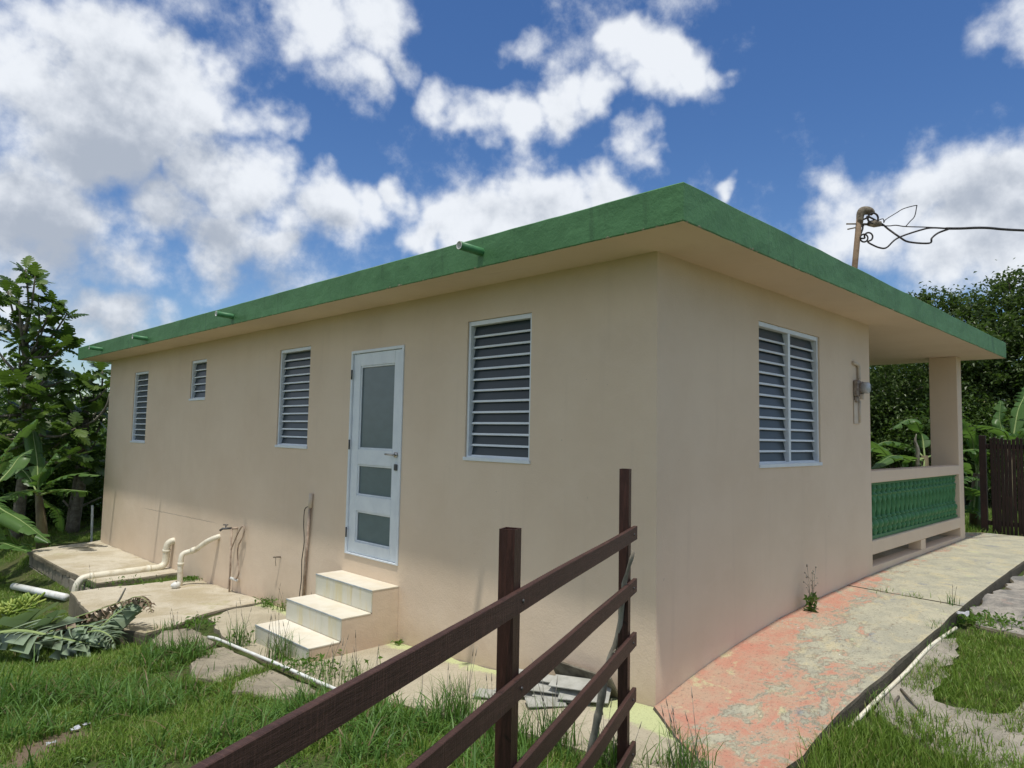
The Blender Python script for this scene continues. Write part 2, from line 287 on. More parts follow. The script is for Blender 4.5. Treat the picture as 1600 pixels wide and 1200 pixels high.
def wood(name, c1, c2, axis_scale, rough=.55):
    m, N, L, b = newmat(name, rough, .35); tc = N.new('ShaderNodeTexCoord').outputs['Object']
    p = scaled(N, L, tc, axis_scale)
    c = mixc(N, L, ramp(N, L, noise_node(N, L, p, 6, 7, .65, .8), .3, .7), c1, c2)
    kn = noise_node(N, L, scaled(N, L, tc, (4, 14, 14)), 1.4, 3, .5, 1.0); c = mixc(N, L, fmath(N, L, 'MULTIPLY', ramp(N, L, kn, .66, .74), .7), c, tuple(x * .35 for x in c1))
    sw = noise_node(N, L, scaled(N, L, tc, (60, 2, 2)), 3, 3, .6); c = mixc(N, L, fmath(N, L, 'MULTIPLY', ramp(N, L, sw, .5, .62), .45), c, tuple(x * 1.7 for x in c2))
    L.new(c, b.inputs['Base Color']); bump(N, L, b, fmath(N, L, 'ADD', noise_node(N, L, p, 14, 6, .7), fmath(N, L, 'MULTIPLY', sw, .6)), .6, .004); return m
M['brown'] = wood('brown_painted_wood', (.034, .015, .011), (.066, .032, .024), (1.2, 14, 14))
M['brown_post'] = wood('brown_painted_steel', (.028, .010, .007), (.044, .017, .012), (6, 6, 1.5), .42)
M['gate'] = wood('shaded_red_stained_wood', (.009, .004, .003), (.020, .009, .006), (12, 12, 1))  # red stain, darkened to carry the tree shade in its colour
M['bark'] = simple('grey_bark', (.20, .18, .14), (.11, .095, .07), .9, 12, .6, 40, .01)
M['stick'] = simple('bleached_branch', (.30, .28, .23), (.17, .15, .115), .85, 16, .6, 50, .006, stretch=(1, 1, .4))
M['cable'] = simple('black_cable', (.02, .018, .018), (.05, .045, .04), .6, 20, 0)
M['mast'] = simple('rusty_mast', (.21, .15, .095), (.15, .10, .06), .8, 14, .4)
M['rust'] = simple('weathered_weatherhead', (.22, .19, .14), (.09, .07, .05), .85, 22, .6)
M['meter_glass'] = simple('cloudy_meter_glass', (.46, .48, .50), (.34, .35, .37), .15, 25, 0, spec=.6)
M['meter_box'] = simple('corroded_meter_socket', (.16, .12, .10), (.30, .26, .22), .7, 30, .4)
M['putty'] = simple('bare_cement_patch', (.60, .52, .42), (.53, .45, .36), .9, 8, .3)
M['paper'] = simple('dirty_paper', (.46, .48, .52), (.30, .30, .31), .8, 14, .2)
def leaf_material(name, c1, c2, trans=.35, rough=.45, scale=1.2, vary=None):
    m, N, L, b = newmat(name, rough, .35); p = gpos(N)
    at = N.new('ShaderNodeAttribute'); at.attribute_name = 'tint'
    f = fmath(N, L, 'ADD', fmath(N, L, 'MULTIPLY', at.outputs['Fac'], .6), fmath(N, L, 'MULTIPLY', noise_node(N, L, p, scale, 3), .4))
    c = mixc(N, L, ramp(N, L, f, .1, .75), c1, c2)
    if vary: c = mixc(N, L, ramp(N, L, at.outputs['Fac'], .90, .93), c, vary)
    L.new(c, b.inputs['Base Color'])
    tr = N.new('ShaderNodeBsdfTranslucent'); L.new(mixc(N, L, .5, c, (.18, .34, .035)), tr.inputs['Color'])
    mx = N.new('ShaderNodeMixShader'); mx.inputs[0].default_value = trans
    out = N['Material Output']; L.new(b.outputs[0], mx.inputs[1]); L.new(tr.outputs[0], mx.inputs[2]); L.new(mx.outputs[0], out.inputs[0]); return m
M['grass'] = leaf_material('grass_blade', (.085, .160, .020), (.205, .310, .048), .35, .5, vary=(.30, .25, .11))
M['grass_dark'] = leaf_material('tall_grass_blade', (.055, .130, .022), (.120, .235, .045), .35, .5, vary=(.22, .17, .09))
M['weed'] = leaf_material('weed_leaf', (.065, .145, .018), (.12, .225, .035), .35)
M['breadfruit'] = leaf_material('breadfruit_leaf', (.026, .058, .012), (.105, .165, .028), .3, .38, vary=(.22, .11, .04))
M['tree_leaf'] = leaf_material('tree_leaf', (.026, .052, .014), (.085, .125, .030), .25, .42, .8, vary=(.15, .14, .05))
M['shrub_leaf'] = leaf_material('shrub_leaf', (.024, .054, .012), (.085, .145, .027), .3, .42, .8)
M['banana'] = leaf_material('banana_leaf', (.055, .125, .030), (.105, .195, .052), .4, .38)
M['banana_cut'] = leaf_material('wilted_banana_leaf', (.19, .26, .155), (.29, .37, .24), .25, .5, 5)
M['banana_dry'] = leaf_material('dry_banana_leaf', (.17, .11, .07), (.30, .23, .16), .15, .8, 6)
M['midrib'] = simple('banana_midrib', (.26, .33, .12), (.20, .27, .09), .5, 6, .1)
M['stem'] = simple('banana_stem', (.10, .075, .045), (.19, .17, .09), .7, 7, .4, stretch=(1, 1, .3))
M['fruit'] = simple('green_bananas', (.14, .22, .03), (.30, .36, .07), .45, 8, .1)

# ------------------------------------------------------------------ object helpers
WLOC = {}
def link(o, parent=None):
    COL.objects.link(o)
    if parent is not None: o.parent = parent
    return o
def wl(parent): return WLOC.get(parent.name, Vector((0, 0, 0))) if parent is not None else Vector((0, 0, 0))
def tag(o, label=None, cat=None, group=None, kind=None):
    for k, v in (('label', label), ('category', cat), ('group', group), ('kind', kind)):
        if v: o[k] = v
    return o
def thing(name, loc, label, cat, group=None):
    o = bpy.data.objects.new(name, None); link(o); o.location = loc; o.empty_display_size = .1
    WLOC[o.name] = Vector(loc); return tag(o, label, cat, group)
def meshobj(name, verts, faces, mat, parent=None, smooth=False, mats=None, mi=None, loc=None, tint=None):
    """verts are given in world coordinates"""
    v = np.asarray(verts, dtype=np.float64).reshape(-1, 3)
    if loc is None: loc = wl(parent)
    loc = Vector(loc); v = v - np.array(loc)
    me = bpy.data.meshes.new(name); me.from_pydata(v.tolist(), [], faces if isinstance(faces, list) else faces.tolist())
    for m in (mats or [mat]): me.materials.append(m)
    if mi is not None: me.polygons.foreach_set('material_index', mi)
    if smooth: me.polygons.foreach_set('use_smooth', [True] * len(me.polygons))
    if tint is not None:
        a = me.attributes.new('tint', 'FLOAT', 'POINT'); a.data.foreach_set('value', np.asarray(tint, dtype=np.float32))
    me.update()
    o = bpy.data.objects.new(name, me); link(o, parent); o.location = loc - wl(parent); WLOC[o.name] = loc
    return o
class MB:
    def __init__(s): s.v = []; s.f = []; s.m = []; s.t = []
    def add(s, vs, fs, mi=0, tint=0.5):
        n = len(s.v); s.v += [tuple(q) for q in vs]; s.f += [tuple(i + n for i in f) for f in fs]; s.m += [mi] * len(fs); s.t += [tint] * len(vs)
    def box(s, a, b, mi=0, bev=0.0):
        x0, y0, z0 = [min(a[i], b[i]) for i in range(3)]; x1, y1, z1 = [max(a[i], b[i]) for i in range(3)]
        c = Vector(((x0 + x1) / 2, (y0 + y1) / 2, (z0 + z1) / 2))
        s.obox(c, Vector((1, 0, 0)), Vector((0, 1, 0)), Vector((0, 0, 1)), (x1 - x0) / 2, (y1 - y0) / 2, (z1 - z0) / 2, mi, bev)
    def obox(s, c, ux, uy, uz, hx, hy, hz, mi=0, bev=0.0):
        c = Vector(c)
        if bev <= 0:
            vs = [c + ux * (i * hx) + uy * (j * hy) + uz * (k * hz) for i in (-1, 1) for j in (-1, 1) for k in (-1, 1)]
            s.add(vs, [(0, 1, 3, 2), (4, 6, 7, 5), (0, 4, 5, 1), (2, 3, 7, 6), (0, 2, 6, 4), (1, 5, 7, 3)], mi); return
        bev = min(bev, hx * .9, hy * .9, hz * .9); vs = []; idx = {}
        for i in (-1, 1):
            for j in (-1, 1):
                for k in (-1, 1):
                    for ax in range(3):
                        h = [hx - bev, hy - bev, hz - bev]; h[ax] += bev
                        idx[(i, j, k, ax)] = len(vs); vs.append(c + ux * (i * h[0]) + uy * (j * h[1]) + uz * (k * h[2]))
        fs = []
        for sg in (-1, 1):
            q = [idx[(sg, -1, -1, 0)], idx[(sg, 1, -1, 0)], idx[(sg, 1, 1, 0)], idx[(sg, -1, 1, 0)]]; fs.append(q if sg > 0 else q[::-1])
            q = [idx[(-1, sg, -1, 1)], idx[(-1, sg, 1, 1)], idx[(1, sg, 1, 1)], idx[(1, sg, -1, 1)]]; fs.append(q if sg > 0 else q[::-1])
            q = [idx[(-1, -1, sg, 2)], idx[(1, -1, sg, 2)], idx[(1, 1, sg, 2)], idx[(-1, 1, sg, 2)]]; fs.append(q if sg > 0 else q[::-1])
        for a in (-1, 1):
            for b in (-1, 1):
                fs.append((idx[(a, b, -1, 0)], idx[(a, b, 1, 0)], idx[(a, b, 1, 1)], idx[(a, b, -1, 1)]) if a * b < 0 else (idx[(a, b, -1, 0)], idx[(a, b, -1, 1)], idx[(a, b, 1, 1)], idx[(a, b, 1, 0)]))
                fs.append((idx[(a, -1, b, 0)], idx[(a, 1, b, 0)], idx[(a, 1, b, 2)], idx[(a, -1, b, 2)]))
                fs.append((idx[(-1, a, b, 1)], idx[(1, a, b, 1)], idx[(1, a, b, 2)], idx[(-1, a, b, 2)]))
        for i in (-1, 1):
            for j in (-1, 1):
                for k in (-1, 1): fs.append((idx[(i, j, k, 0)], idx[(i, j, k, 1)], idx[(i, j, k, 2)]))
        s.add(vs, fs, mi)
    def tube(s, pts, r, n=8, mi=0, cap=True, tint=.5):
        pts = [Vector(p) for p in pts]; rs = r if isinstance(r, (list, tuple)) else [r] * len(pts)
        base = len(s.v); prev = None; vs = []
        for i, p in enumerate(pts):
            d = (pts[min(i + 1, len(pts) - 1)] - pts[max(i - 1, 0)]).normalized()
            if prev is None:
                a = d.cross(Vector((0, 0, 1)));
                if a.length < .1: a = d.cross(Vector((1, 0, 0)))
                a.normalize()
            else: a = (prev - d * prev.dot(d)).normalized()
            prev = a; b = d.cross(a)
            for k in range(n):
                t = 2 * math.pi * k / n; vs.append(p + (a * math.cos(t) + b * math.sin(t)) * rs[i])
        fs = [(i * n + k, i * n + (k + 1) % n, (i + 1) * n + (k + 1) % n, (i + 1) * n + k) for i in range(len(pts) - 1) for k in range(n)]
        if cap: fs += [tuple(range(n))[::-1], tuple((len(pts) - 1) * n + k for k in range(n))]
        s.add(vs, fs, mi, tint)
    def prism(s, poly, z0f, z1f, mi_top=0, mi_side=0):
        n = len(poly); vs = [(x, y, z1f(x, y)) for x, y in poly] + [(x, y, z0f(x, y)) for x, y in poly]
        s.add(vs, [tuple(range(n))], mi_top); base = len(s.v) - 2 * n
        for i in range(n):
            s.f.append((base + i, base + n + i, base + n + (i + 1) % n, base + (i + 1) % n)); s.m.append(mi_side)
    def build(s, name, mat, parent=None, smooth=False, mats=None, loc=None, tint=False):
        return meshobj(name, s.v, s.f, mat, parent, smooth, mats, s.m if mats else None, loc, s.t if tint else None)
def bez(pts, n=6):      # Catmull-Rom through points
    P = [Vector(p) for p in pts]; P = [P[0] * 2 - P[1]] + P + [P[-1] * 2 - P[-2]]; out = []
    for i in range(1, len(P) - 2):
        for k in range(n):
            t = k / n; a, b, c, d = P[i - 1], P[i], P[i + 1], P[i + 2]
            out.append(.5 * ((2 * b) + (c - a) * t + (2 * a - 5 * b + 4 * c - d) * t * t + (3 * b - a - 3 * c + d) * t ** 3))
    out.append(P[-2]); return out
def px(x, y, D): return CAM + (FWD + RIGHT * ((x - 800) / FPX) + UP * ((600 - y) / FPX)) * D   # point D metres in front of where the photographer stood

# ------------------------------------------------------------------ ground levels
def gf(x, y):
    return .36 * (1 - np.exp(-np.maximum(x, 0) / 1.6)) + np.interp(y, [0, .67, 1.76, 2.8, 5.1, 7.5, 9.4, 20], [0, -.06, -.15, -.2, -.31, -.38, -.44, -.5])
def lawn_off(x, y):
    """how far the soil lies below the paved level"""
    left = np.interp(y, [-2, 2, 4.2, 5.2, 8, 12, 20], [.02, .02, .05, .14, .32, .44, .3]) * np.clip((-x - .9) / .5, 0, 1) + .05 * (1 - np.clip((-x - .9) / .5, 0, 1))
    right = .11
    w = np.clip((x + .6) / 1.2, 0, 1) * (y < .5)
    return left * (1 - w) + right * w
def soil(x, y):
    x = np.asarray(x, float); y = np.asarray(y, float)
    h = gf(x, y) - lawn_off(x, y)
    h = h - np.clip(-x - 6, 0, 60) * .05 - np.clip(y - 18, 0, 80) * .08
    ins = (x > .15) & (y > .15) & (x < 8) & (y < 12.2)
    h = np.where(ins, np.minimum(h, -.6), h)
    return h + .018 * np.sin(x * 2.3 + 1.1 * y) * np.cos(y * 1.7 - x * .8)
xs = np.unique(np.concatenate([np.linspace(-400, -14, 14), np.arange(-14, 14, .25), np.linspace(14, 400, 14)]))
ys = np.unique(np.concatenate([np.linspace(-400, -6, 14), np.arange(-6, 20, .25), np.linspace(20, 400, 14)]))
GX, GY = np.meshgrid(xs, ys, indexing='ij'); GZ = soil(GX, GY); GZ = np.maximum(GZ, -6)
nx, ny = GX.shape
idx = np.arange(nx * ny).reshape(nx, ny)
fc = np.stack([idx[:-1, :-1], idx[1:, :-1], idx[1:, 1:], idx[:-1, 1:]], -1).reshape(-1, 4)
tag(meshobj('ground', np.stack([GX, GY, GZ], -1).reshape(-1, 3), fc, M['soil'], smooth=True), 'grassy soil ground around the house', 'ground', kind='structure')

def sheet(name, poly, zf, thick, top, side, parent=None, step=.22, jag=.02, seed=0, rough=.006, kind='structure', label=None):
    """a slab cast on the ground: jagged outline, slightly uneven top following zf, real sides"""
    rnd = random.Random(seed); out = []
    n = len(poly)
    for i in range(n):
        a = Vector(poly[i]); b = Vector(poly[(i + 1) % n]); k = max(1, int((b - a).length / min(step, .09))); d = (b - a).normalized(); nn = Vector((-d.y, d.x))
        for j in range(k):
            q = a.lerp(b, j / k); q = q + nn * (jag * 2.2 * (noise.noise(Vector((q.x * 3, q.y * 3, seed))) + .5 * noise.noise(Vector((q.x * 11, q.y * 11, seed)))) * min(1, 4 * min(j, k - j) / k)); out.append((q.x, q.y))
    import bmesh
    bm = bmesh.new(); vs = [bm.verts.new((x, y, 0)) for x, y in out]; bm.faces.new(vs)
    x0 = min(p[0] for p in out); x1 = max(p[0] for p in out); y0 = min(p[1] for p in out); y1 = max(p[1] for p in out)
    for ax, lo, hi in ((0, x0, x1), (1, y0, y1)):
        c = lo + step
        while c < hi - .02:
            no = (1, 0, 0) if ax == 0 else (0, 1, 0); co = (c, 0, 0) if ax == 0 else (0, c, 0)
            bmesh.ops.bisect_plane(bm, geom=bm.verts[:] + bm.edges[:] + bm.faces[:], plane_co=co, plane_no=no); c += step
    bm.normal_update()
    bm.faces.ensure_lookup_table()
    if bm.faces[0].normal.z < 0: bmesh.ops.reverse_faces(bm, faces=bm.faces[:])
    for v in bm.verts:
        v.co.z = float(zf(v.co.x, v.co.y)) + rough * noise.noise(Vector((v.co.x * 3, v.co.y * 3, seed)))
    edges = [e for e in bm.edges if e.is_boundary]
    # worn arris: drop the border a little, then sides straight down
    r = bmesh.ops.extrude_edge_only(bm, edges=edges)
    nv = [g for g in r['geom'] if isinstance(g, bmesh.types.BMVert)]; ne = [g for g in r['geom'] if isinstance(g, bmesh.types.BMEdge)]
    cx = sum(v.co.x for v in nv) / len(nv); cy = sum(v.co.y for v in nv) / len(nv)
    for v in nv:
        d = Vector((v.co.x - cx, v.co.y - cy)).normalized() * .012; v.co.x += d.x; v.co.y += d.y; v.co.z -= .014 + rnd.uniform(0, .01)
    r = bmesh.ops.extrude_edge_only(bm, edges=ne)
    for v in [g for g in r['geom'] if isinstance(g, bmesh.types.BMVert)]:
        v.co.z -= thick + rnd.uniform(0, .02); v.co.x += rnd.uniform(-.006, .006)
    bm.normal_update()
    me = bpy.data.meshes.new(name)
    off = wl(parent)
    for f in bm.faces: f.material_index = 0 if abs(f.normal.z) > .75 else 1
    bmesh.ops.translate(bm, verts=bm.verts[:], vec=-off)
    bm.to_mesh(me); bm.free(); me.materials.append(top); me.materials.append(side)
    o = bpy.data.objects.new(name, me); link(o, parent)
    if kind: o['kind'] = kind
    if label: o['label'] = label
    return o

# walkway along the short wall (two casts with an open joint), apron, patio slabs
sheet('walkway', [(-.02, -.004), (-.30, -.33), (-.54, -.68), (-.70, -.90), (-.55, -1.0), (-.2, -.955), (.5, -.965), (1.24, -1.01), (2.2, -1.03), (3.24, -1.01), (3.33, -.004)], gf, .34, M['walk'], M['walk_side'], seed=1, jag=.002)
sheet('walkway', [(3.36, -.004), (3.27, -1.01), (4.5, -.99), (6.2, -.96), (9.0, -.95), (9.0, .9), (8.02, .9), (8.02, -.004)], gf, .34, M['walk'], M['walk_side'], seed=2, jag=.002)
ap = lambda x, y: gf(x, y) - .012
sheet('apron', [(-.004, -.06), (-.24, -.38), (-.48, -.74), (-.74, -.80), (-.80, -.5), (-.86, .1), (-.9, .8), (-1.02, 1.5), (-1.10, 2.2), (-1.12, 3.2), (-1.02, 4.3), (-.80, 5.2), (-.40, 5.45), (-.004, 5.45), (-.004, .02)], ap, .25, M['apron'], M['slab_side'], seed=3, jag=.03)
slab2 = sheet('patio_slab', [(-.004, 5.50), (-.45, 5.50), (-.85, 5.35), (-1.25, 5.05), (-1.52, 4.95), (-1.64, 5.4), (-1.66, 6.3), (-1.50, 7.85), (-.004, 7.70)], gf, .40, M['slab'], M['slab_side'], seed=4, jag=.012)
pf = lambda x, y: gf(x, y) + .03
far_slab = tag(thing('patio_slab', (0, 0, 0), None, None), kind='structure')
sheet('slab_top', [(-.004, 8.18), (-1.14, 8.10), (-1.20, 12.0), (-.02, 12.42), (.6, 12.45), (.6, 12.2), (-.004, 12.25)], pf, .05, M['slab'], M['slab_side'], parent=far_slab, seed=5, jag=.008, kind=None)
mb = MB(); mb.box((-1.05, 8.2, -1.2), (-.01, 11.9, -.47)); mb.build('block_core', M['slab_side'], far_slab)
blk = None
for row in range(3):
    y = 8.13 - (.2 if row % 2 else 0)
    while y < 11.95:
        w = .395; ya = max(y, 8.13); yb = min(y + w, 12.0)
        if yb - ya > .05:
            z1 = -.49 - row * .2; o = MB(); q = random.uniform(0, .008)
            o.box((-1.17 - q, ya + .006, z1 - .188), (-1.055, yb - .006, z1), bev=.008); o.build('block', M['block'], far_slab)
        y += w + .01
for x0, x1 in ((-1.04, -.66), (-.65, -.27), (-.26, -.02)):
    for row in range(3):
        z1 = -.49 - row * .2; o = MB(); o.box((x0, 8.13, z1 - .188), (x1, 8.19, z1), bev=.008); o.build('block', M['block'], far_slab)

path = tag(thing('path', (0, 0, 0), None, None), kind='structure')
fz = lambda x, y: gf(x, y) - .015
sheet('stone', [(-1.15, 4.15), (-1.10, 4.9), (-1.35, 5.0), (-1.55, 4.6), (-1.50, 4.15), (-1.32, 3.98)], fz, .2, M['flag'], M['slab_side'], path, .15, .025, 11, .014, None)
sheet('stone', [(-1.20, 3.02), (-1.17, 3.9), (-1.36, 3.9), (-1.60, 3.55), (-1.74, 3.15), (-1.62, 2.90)], fz, .2, M['flag'], M['slab_side'], path, .15, .03, 12, .02, None)
sheet('stone', [(-1.22, 2.12), (-1.20, 2.92), (-1.55, 2.78), (-1.68, 2.55), (-1.48, 2.18)], fz, .2, M['flag'], M['slab_side'], path, .15, .03, 13, .02, None)
# lower paving and sandy ground right of the walkway
rz = lambda x, y: soil(x, y) + .034
rz2 = lambda x, y: soil(x, y) + .030
yard = tag(thing('pavement', (0, 0, 0), None, None), kind='structure')
sheet('paving', [(2.95, -1.62), (2.9, -1.2), (3.5, -1.01), (9.2, -1.01), (9.2, -5), (4.2, -5), (3.2, -2.4)], rz, .1, M['rough'], M['slab_side'], yard, .14, .055, 21, .03, None)
sheet('paving', [(1.05, -1.02), (2.3, -1.02), (2.45, -1.14), (1.75, -1.2), (1.35, -1.25), (1.2, -1.30), (1.3, -1.7), (2.6, -2.0), (2.8, -4.5), (-.5, -4.5), (.2, -2.2), (.55, -1.45), (.75, -1.15)], rz2, .1, M['sand'], M['slab_side'], yard, .12, .055, 22, .012, None)
0 and sheet('dirt_patch', [(-2.35, 2.5), (-2.5, 2.9), (-2.8, 2.75), (-3.15, 2.45), (-3.4, 2.0), (-3.0, 1.95), (-2.6, 2.2)], lambda x, y: soil(x, y) + .006, .03, M['dirt'], M['dirt'], None, .1, .04, 23, .012)

# ------------------------------------------------------------------ house
house = thing('house', (0, 0, 0), 'single storey beige stucco house with green edged flat roof and side porch', 'house')
H = 3.0; LY = 12.3; WX = 4.1; PX = 8.0; FZ = .5
def wall_holes(axis, u0, u1, v0, v1, holes, th, sgn, plane, step=.45):
    """wall in plane axis=plane whose outside faces -axis; holes=(u0,u1,v0,v1)"""
    us = sorted(set([u0, u1] + [h[0] for h in holes] + [h[1] for h in holes])); vs_ = sorted(set([v0, v1] + [h[2] for h in holes] + [h[3] for h in holes]))
    def refine(a):
        o = []
        for p, q in zip(a, a[1:]):
            k = max(1, int(round((q - p) / step))); o += [p + (q - p) * i / k for i in range(k)]
        return o + [a[-1]]
    us = refine(us); vs_ = refine(vs_); b = MB()
    def P(u, v, d): return (plane + d, u, v) if axis == 0 else (u, plane + d, v)
    inh = lambda u, v: any(h[0] < u < h[1] and h[2] < v < h[3] for h in holes)
    for i in range(len(us) - 1):
        for j in range(len(vs_) - 1):
            a, c, e, g = us[i], us[i + 1], vs_[j], vs_[j + 1]
            if inh((a + c) / 2, (e + g) / 2): continue
            f = [(0, 1, 2, 3)] if axis == 1 else [(3, 2, 1, 0)]
            b.add([P(a, e, 0), P(c, e, 0), P(c, g, 0), P(a, g, 0)], f)
            b.add([P(a, e, th), P(c, e, th), P(c, g, th), P(a, g, th)], [f[0][::-1]])
    for h in holes:
        a, c, e, g = h
        for q in (((a, e), (c, e)), ((c, e), (c, g)), ((c, g), (a, g)), ((a, g), (a, e))):
            b.add([P(*q[0], 0), P(*q[1], 0), P(*q[1], th), P(*q[0], th)], [(0, 1, 2, 3)])
    return b
HA = dict(A=(1.17, 1.94, 1.52, 2.71), B=(4.66, 5.41, 1.54, 2.71), C=(7.66, 8.24, 2.16, 2.75), D=(10.14, 10.87, 1.48, 2.70), DOOR=(2.85, 3.78, .48, 2.58))
b = wall_holes(0, 0, LY, -1.0, H, list(HA.values()), .15, 1, 0)
E_ = (1.49, 2.745, 1.515, 2.72)
b2 = wall_holes(1, 0.0, WX, -1.0, H, [E_], .15, 1, 0)
b.add(b2.v, b2.f)
# wall towards the porch, far walls
b.add([(WX, 0, -1), (WX, LY, -1), (WX, LY, H), (WX, 0, H)], [(0, 1, 2, 3)])
b.add([(0, LY, -1), (WX, LY, -1), (WX, LY, H), (0, LY, H)], [(0, 3, 2, 1)])
b.build('wall', M['wall'], house)
# interior floor and porch floor
fb = MB(); fb.box((.15, .15, FZ - .2), (WX - .02, LY - .1, FZ)); fb.box((WX + .003, .03, FZ - .2), (PX - .01, LY, .40)); fb.build('floor', M['slab'], house)

# roof slab: uneven edges, soffit in wall paint
def roof():
    x0, x1, y0, y1, z0, z1 = -.47, 8.42, -.488, 12.72, H, H + .237
    def ring():
        pts = []
        for (a, c) in (((x0, y0), (x1, y0)), ((x1, y0), (x1, y1)), ((x1, y1), (x0, y1)), ((x0, y1), (x0, y0))):
            n = int(max(abs(c[0] - a[0]), abs(c[1] - a[1])) / .12)
            for i in range(n): pts.append((a[0] + (c[0] - a[0]) * i / n, a[1] + (c[1] - a[1]) * i / n))
        return pts
    R = ring(); n = len(R); rnd = random.Random(3); b = MB(); rows = []
    cx, cy = (x0 + x1) / 2, (y0 + y1) / 2
    levels = [(z0, .006, 0), (z0 + .007, 0, 0), (z0 + .08, 0, 0), (z0 + .16, 0, 0), (z1 - .008, 0, 0), (z1, .010, 0)]
    for li, (z, ins, _) in enumerate(levels):
        row = []
        for (x, y) in R:
            w = noise.noise(Vector((x * 2.2, y * 2.2, z * 5))) * .005 + noise.noise(Vector((x * 9, y * 9, z * 12))) * .0022
            zz = z + (noise.noise(Vector((x * 1.7, y * 1.7, 9))) * .004 + noise.noise(Vector((x * 8, y * 8, 4))) * .0022 if li > 3 else (noise.noise(Vector((x * 7, y * 7, 2))) * .0022 if li < 2 else 0))
            px_, py_ = x, y
            if abs(x - x0) < 1e-6: px_ += ins + w
            if abs(x - x1) < 1e-6: px_ -= ins + w
            if abs(y - y0) < 1e-6: py_ += ins + w
            if abs(y - y1) < 1e-6: py_ -= ins + w
            row.append(len(b.v)); b.v.append((px_, py_, zz)); b.t.append(.5)
        rows.append(row)
    for li in range(len(rows) - 1):
        for i in range(n):
            b.f.append((rows[li][i], rows[li][(i + 1) % n], rows[li + 1][(i + 1) % n], rows[li + 1][i])); b.m.append(0)
    b.f.append(tuple(rows[-1])); b.m.append(2)
    b.f.append(tuple(rows[0][::-1])); b.m.append(1)
    b.build('roof', None, house, mats=[M['green'], M['wall'], M['slab']])
roof()
roofo = [o for o in house.children if o.name.startswith('roof')][0]
# scuppers: painted drain pipes through the roof edge
for (y, z, ln) in ((1.26, 3.115, .22), (5.72, 3.095, .2), (8.80, 3.08, .2), (11.13, 3.09, .2)):
    s = MB(); a = Vector((-.455, y, z)); c = Vector((-.47 - ln, y + .01, z + .012)); n = 14; ro, ri = .032, .027
    for (p, r) in ((a, ro), (c, ro), (c, ri), (a, ri)):
        for k in range(n):
            t = 2 * math.pi * k / n; s.v.append((p.x, p.y + math.cos(t) * r, p.z + math.sin(t) * r)); s.t.append(.5)
    for q in range(3):
        for k in range(n): s.f.append((q * n + k, q * n + (k + 1) % n, (q + 1) * n + (k + 1) % n, (q + 1) * n + k)); s.m.append(1 if q else 0)
    s.f.append(tuple(3 * n + k for k in range(n))); s.m.append(2)  # black disc paints the dark inside of the spout
    s.build('drain_spout', None, house, True, mats=[M['green_smooth'], M['pvc_white'], M['black']])

# jalousie windows
def jalousie(axis, hole, nlou, split=False, inset=.035):
    u0, u1, v0, v1 = hole; fw = .028
    P = (lambda u, v, d: Vector((d, u, v))) if axis == 0 else (lambda u, v, d: Vector((u, d, v)))
    win = bpy.data.objects.new('window', None); link(win, house); c = P((u0 + u1) / 2, v0, 0); win.location = c; WLOC[win.name] = c; win.empty_display_size = .1
    def bx(mb, a0, a1, b0, b1, d0, d1, bev=.002): mb.box(P(a0, b0, d0), P(a1, b1, d1), bev=bev)
    f = MB(); e = .002
    bx(f, u0 + e, u0 + fw, v0 + e, v1 - e, inset - .02, inset + .07); bx(f, u1 - fw, u1 - e, v0 + e, v1 - e, inset - .02, inset + .07)
    bx(f, u0 + fw, u1 - fw, v1 - fw - .012, v1 - e, inset - .02, inset + .07); bx(f, u0 + fw, u1 - fw, v0 + e, v0 + fw, inset - .02, inset + .07)
    f.build('frame', M['white'], win)
    s = MB(); bx(s, u0 - .012, u1 + .012, v0 - .012, v0 + .018, -.012, inset - .022); s.build('sill', M['white'], win)
    bays = [(u0 + fw, u1 - fw)]
    if split:
        um = (u0 + u1) / 2; m = MB(); bx(m, um - .022, um + .022, v0 + fw, v1 - fw - .012, inset - .015, inset + .065); m.build('mullion', M['white'], win)
        bays = [(u0 + fw, um - .022), (um + .022, u1 - fw)]
    bk = MB(); bx(bk, u0 + .01, u1 - .01, v0 + .01, v1 - .01, inset + .095, inset + .1, 0); bk.build('dark_backing', M['black'], win)  # black sheet stands in for the dark room behind the louvers
    for (a, c_) in bays:
        h = (v1 - v0 - 2 * fw - .012) / nlou; w = (c_ - a) / 2 - .004; L0 = None
        for i in range(nlou):
            zc = v0 + fw + h * (i + .5); ctr = P((a + c_) / 2, zc, inset + .03)
            if L0 is None:
                mb = MB(); ux = P(1, 0, 0); nd = P(0, 0, 1); ang = math.radians(13)
                up = Vector((0, 0, 1)) * math.cos(ang) + nd * math.sin(ang); no = nd * math.cos(ang) - Vector((0, 0, 1)) * math.sin(ang)
                hh = h * .535
                mb.obox(ctr, ux, up, no, w, hh, .003, 0)
                mb.obox(ctr - up * hh + no * -.004, ux, up, no, w, .0092, .006, 1, .002)
                L0 = mb.build('louver', None, win, mats=[M['louver'], M['white']], loc=ctr)
            else:
                o = L0.copy(); link(o, win); o.location = ctr - c
    return win
jalousie(0, HA['A'], 12); jalousie(0, HA['B'], 12); jalousie(0, HA['C'], 5); jalousie(0, HA['D'], 12); jalousie(1, E_, 12, True)

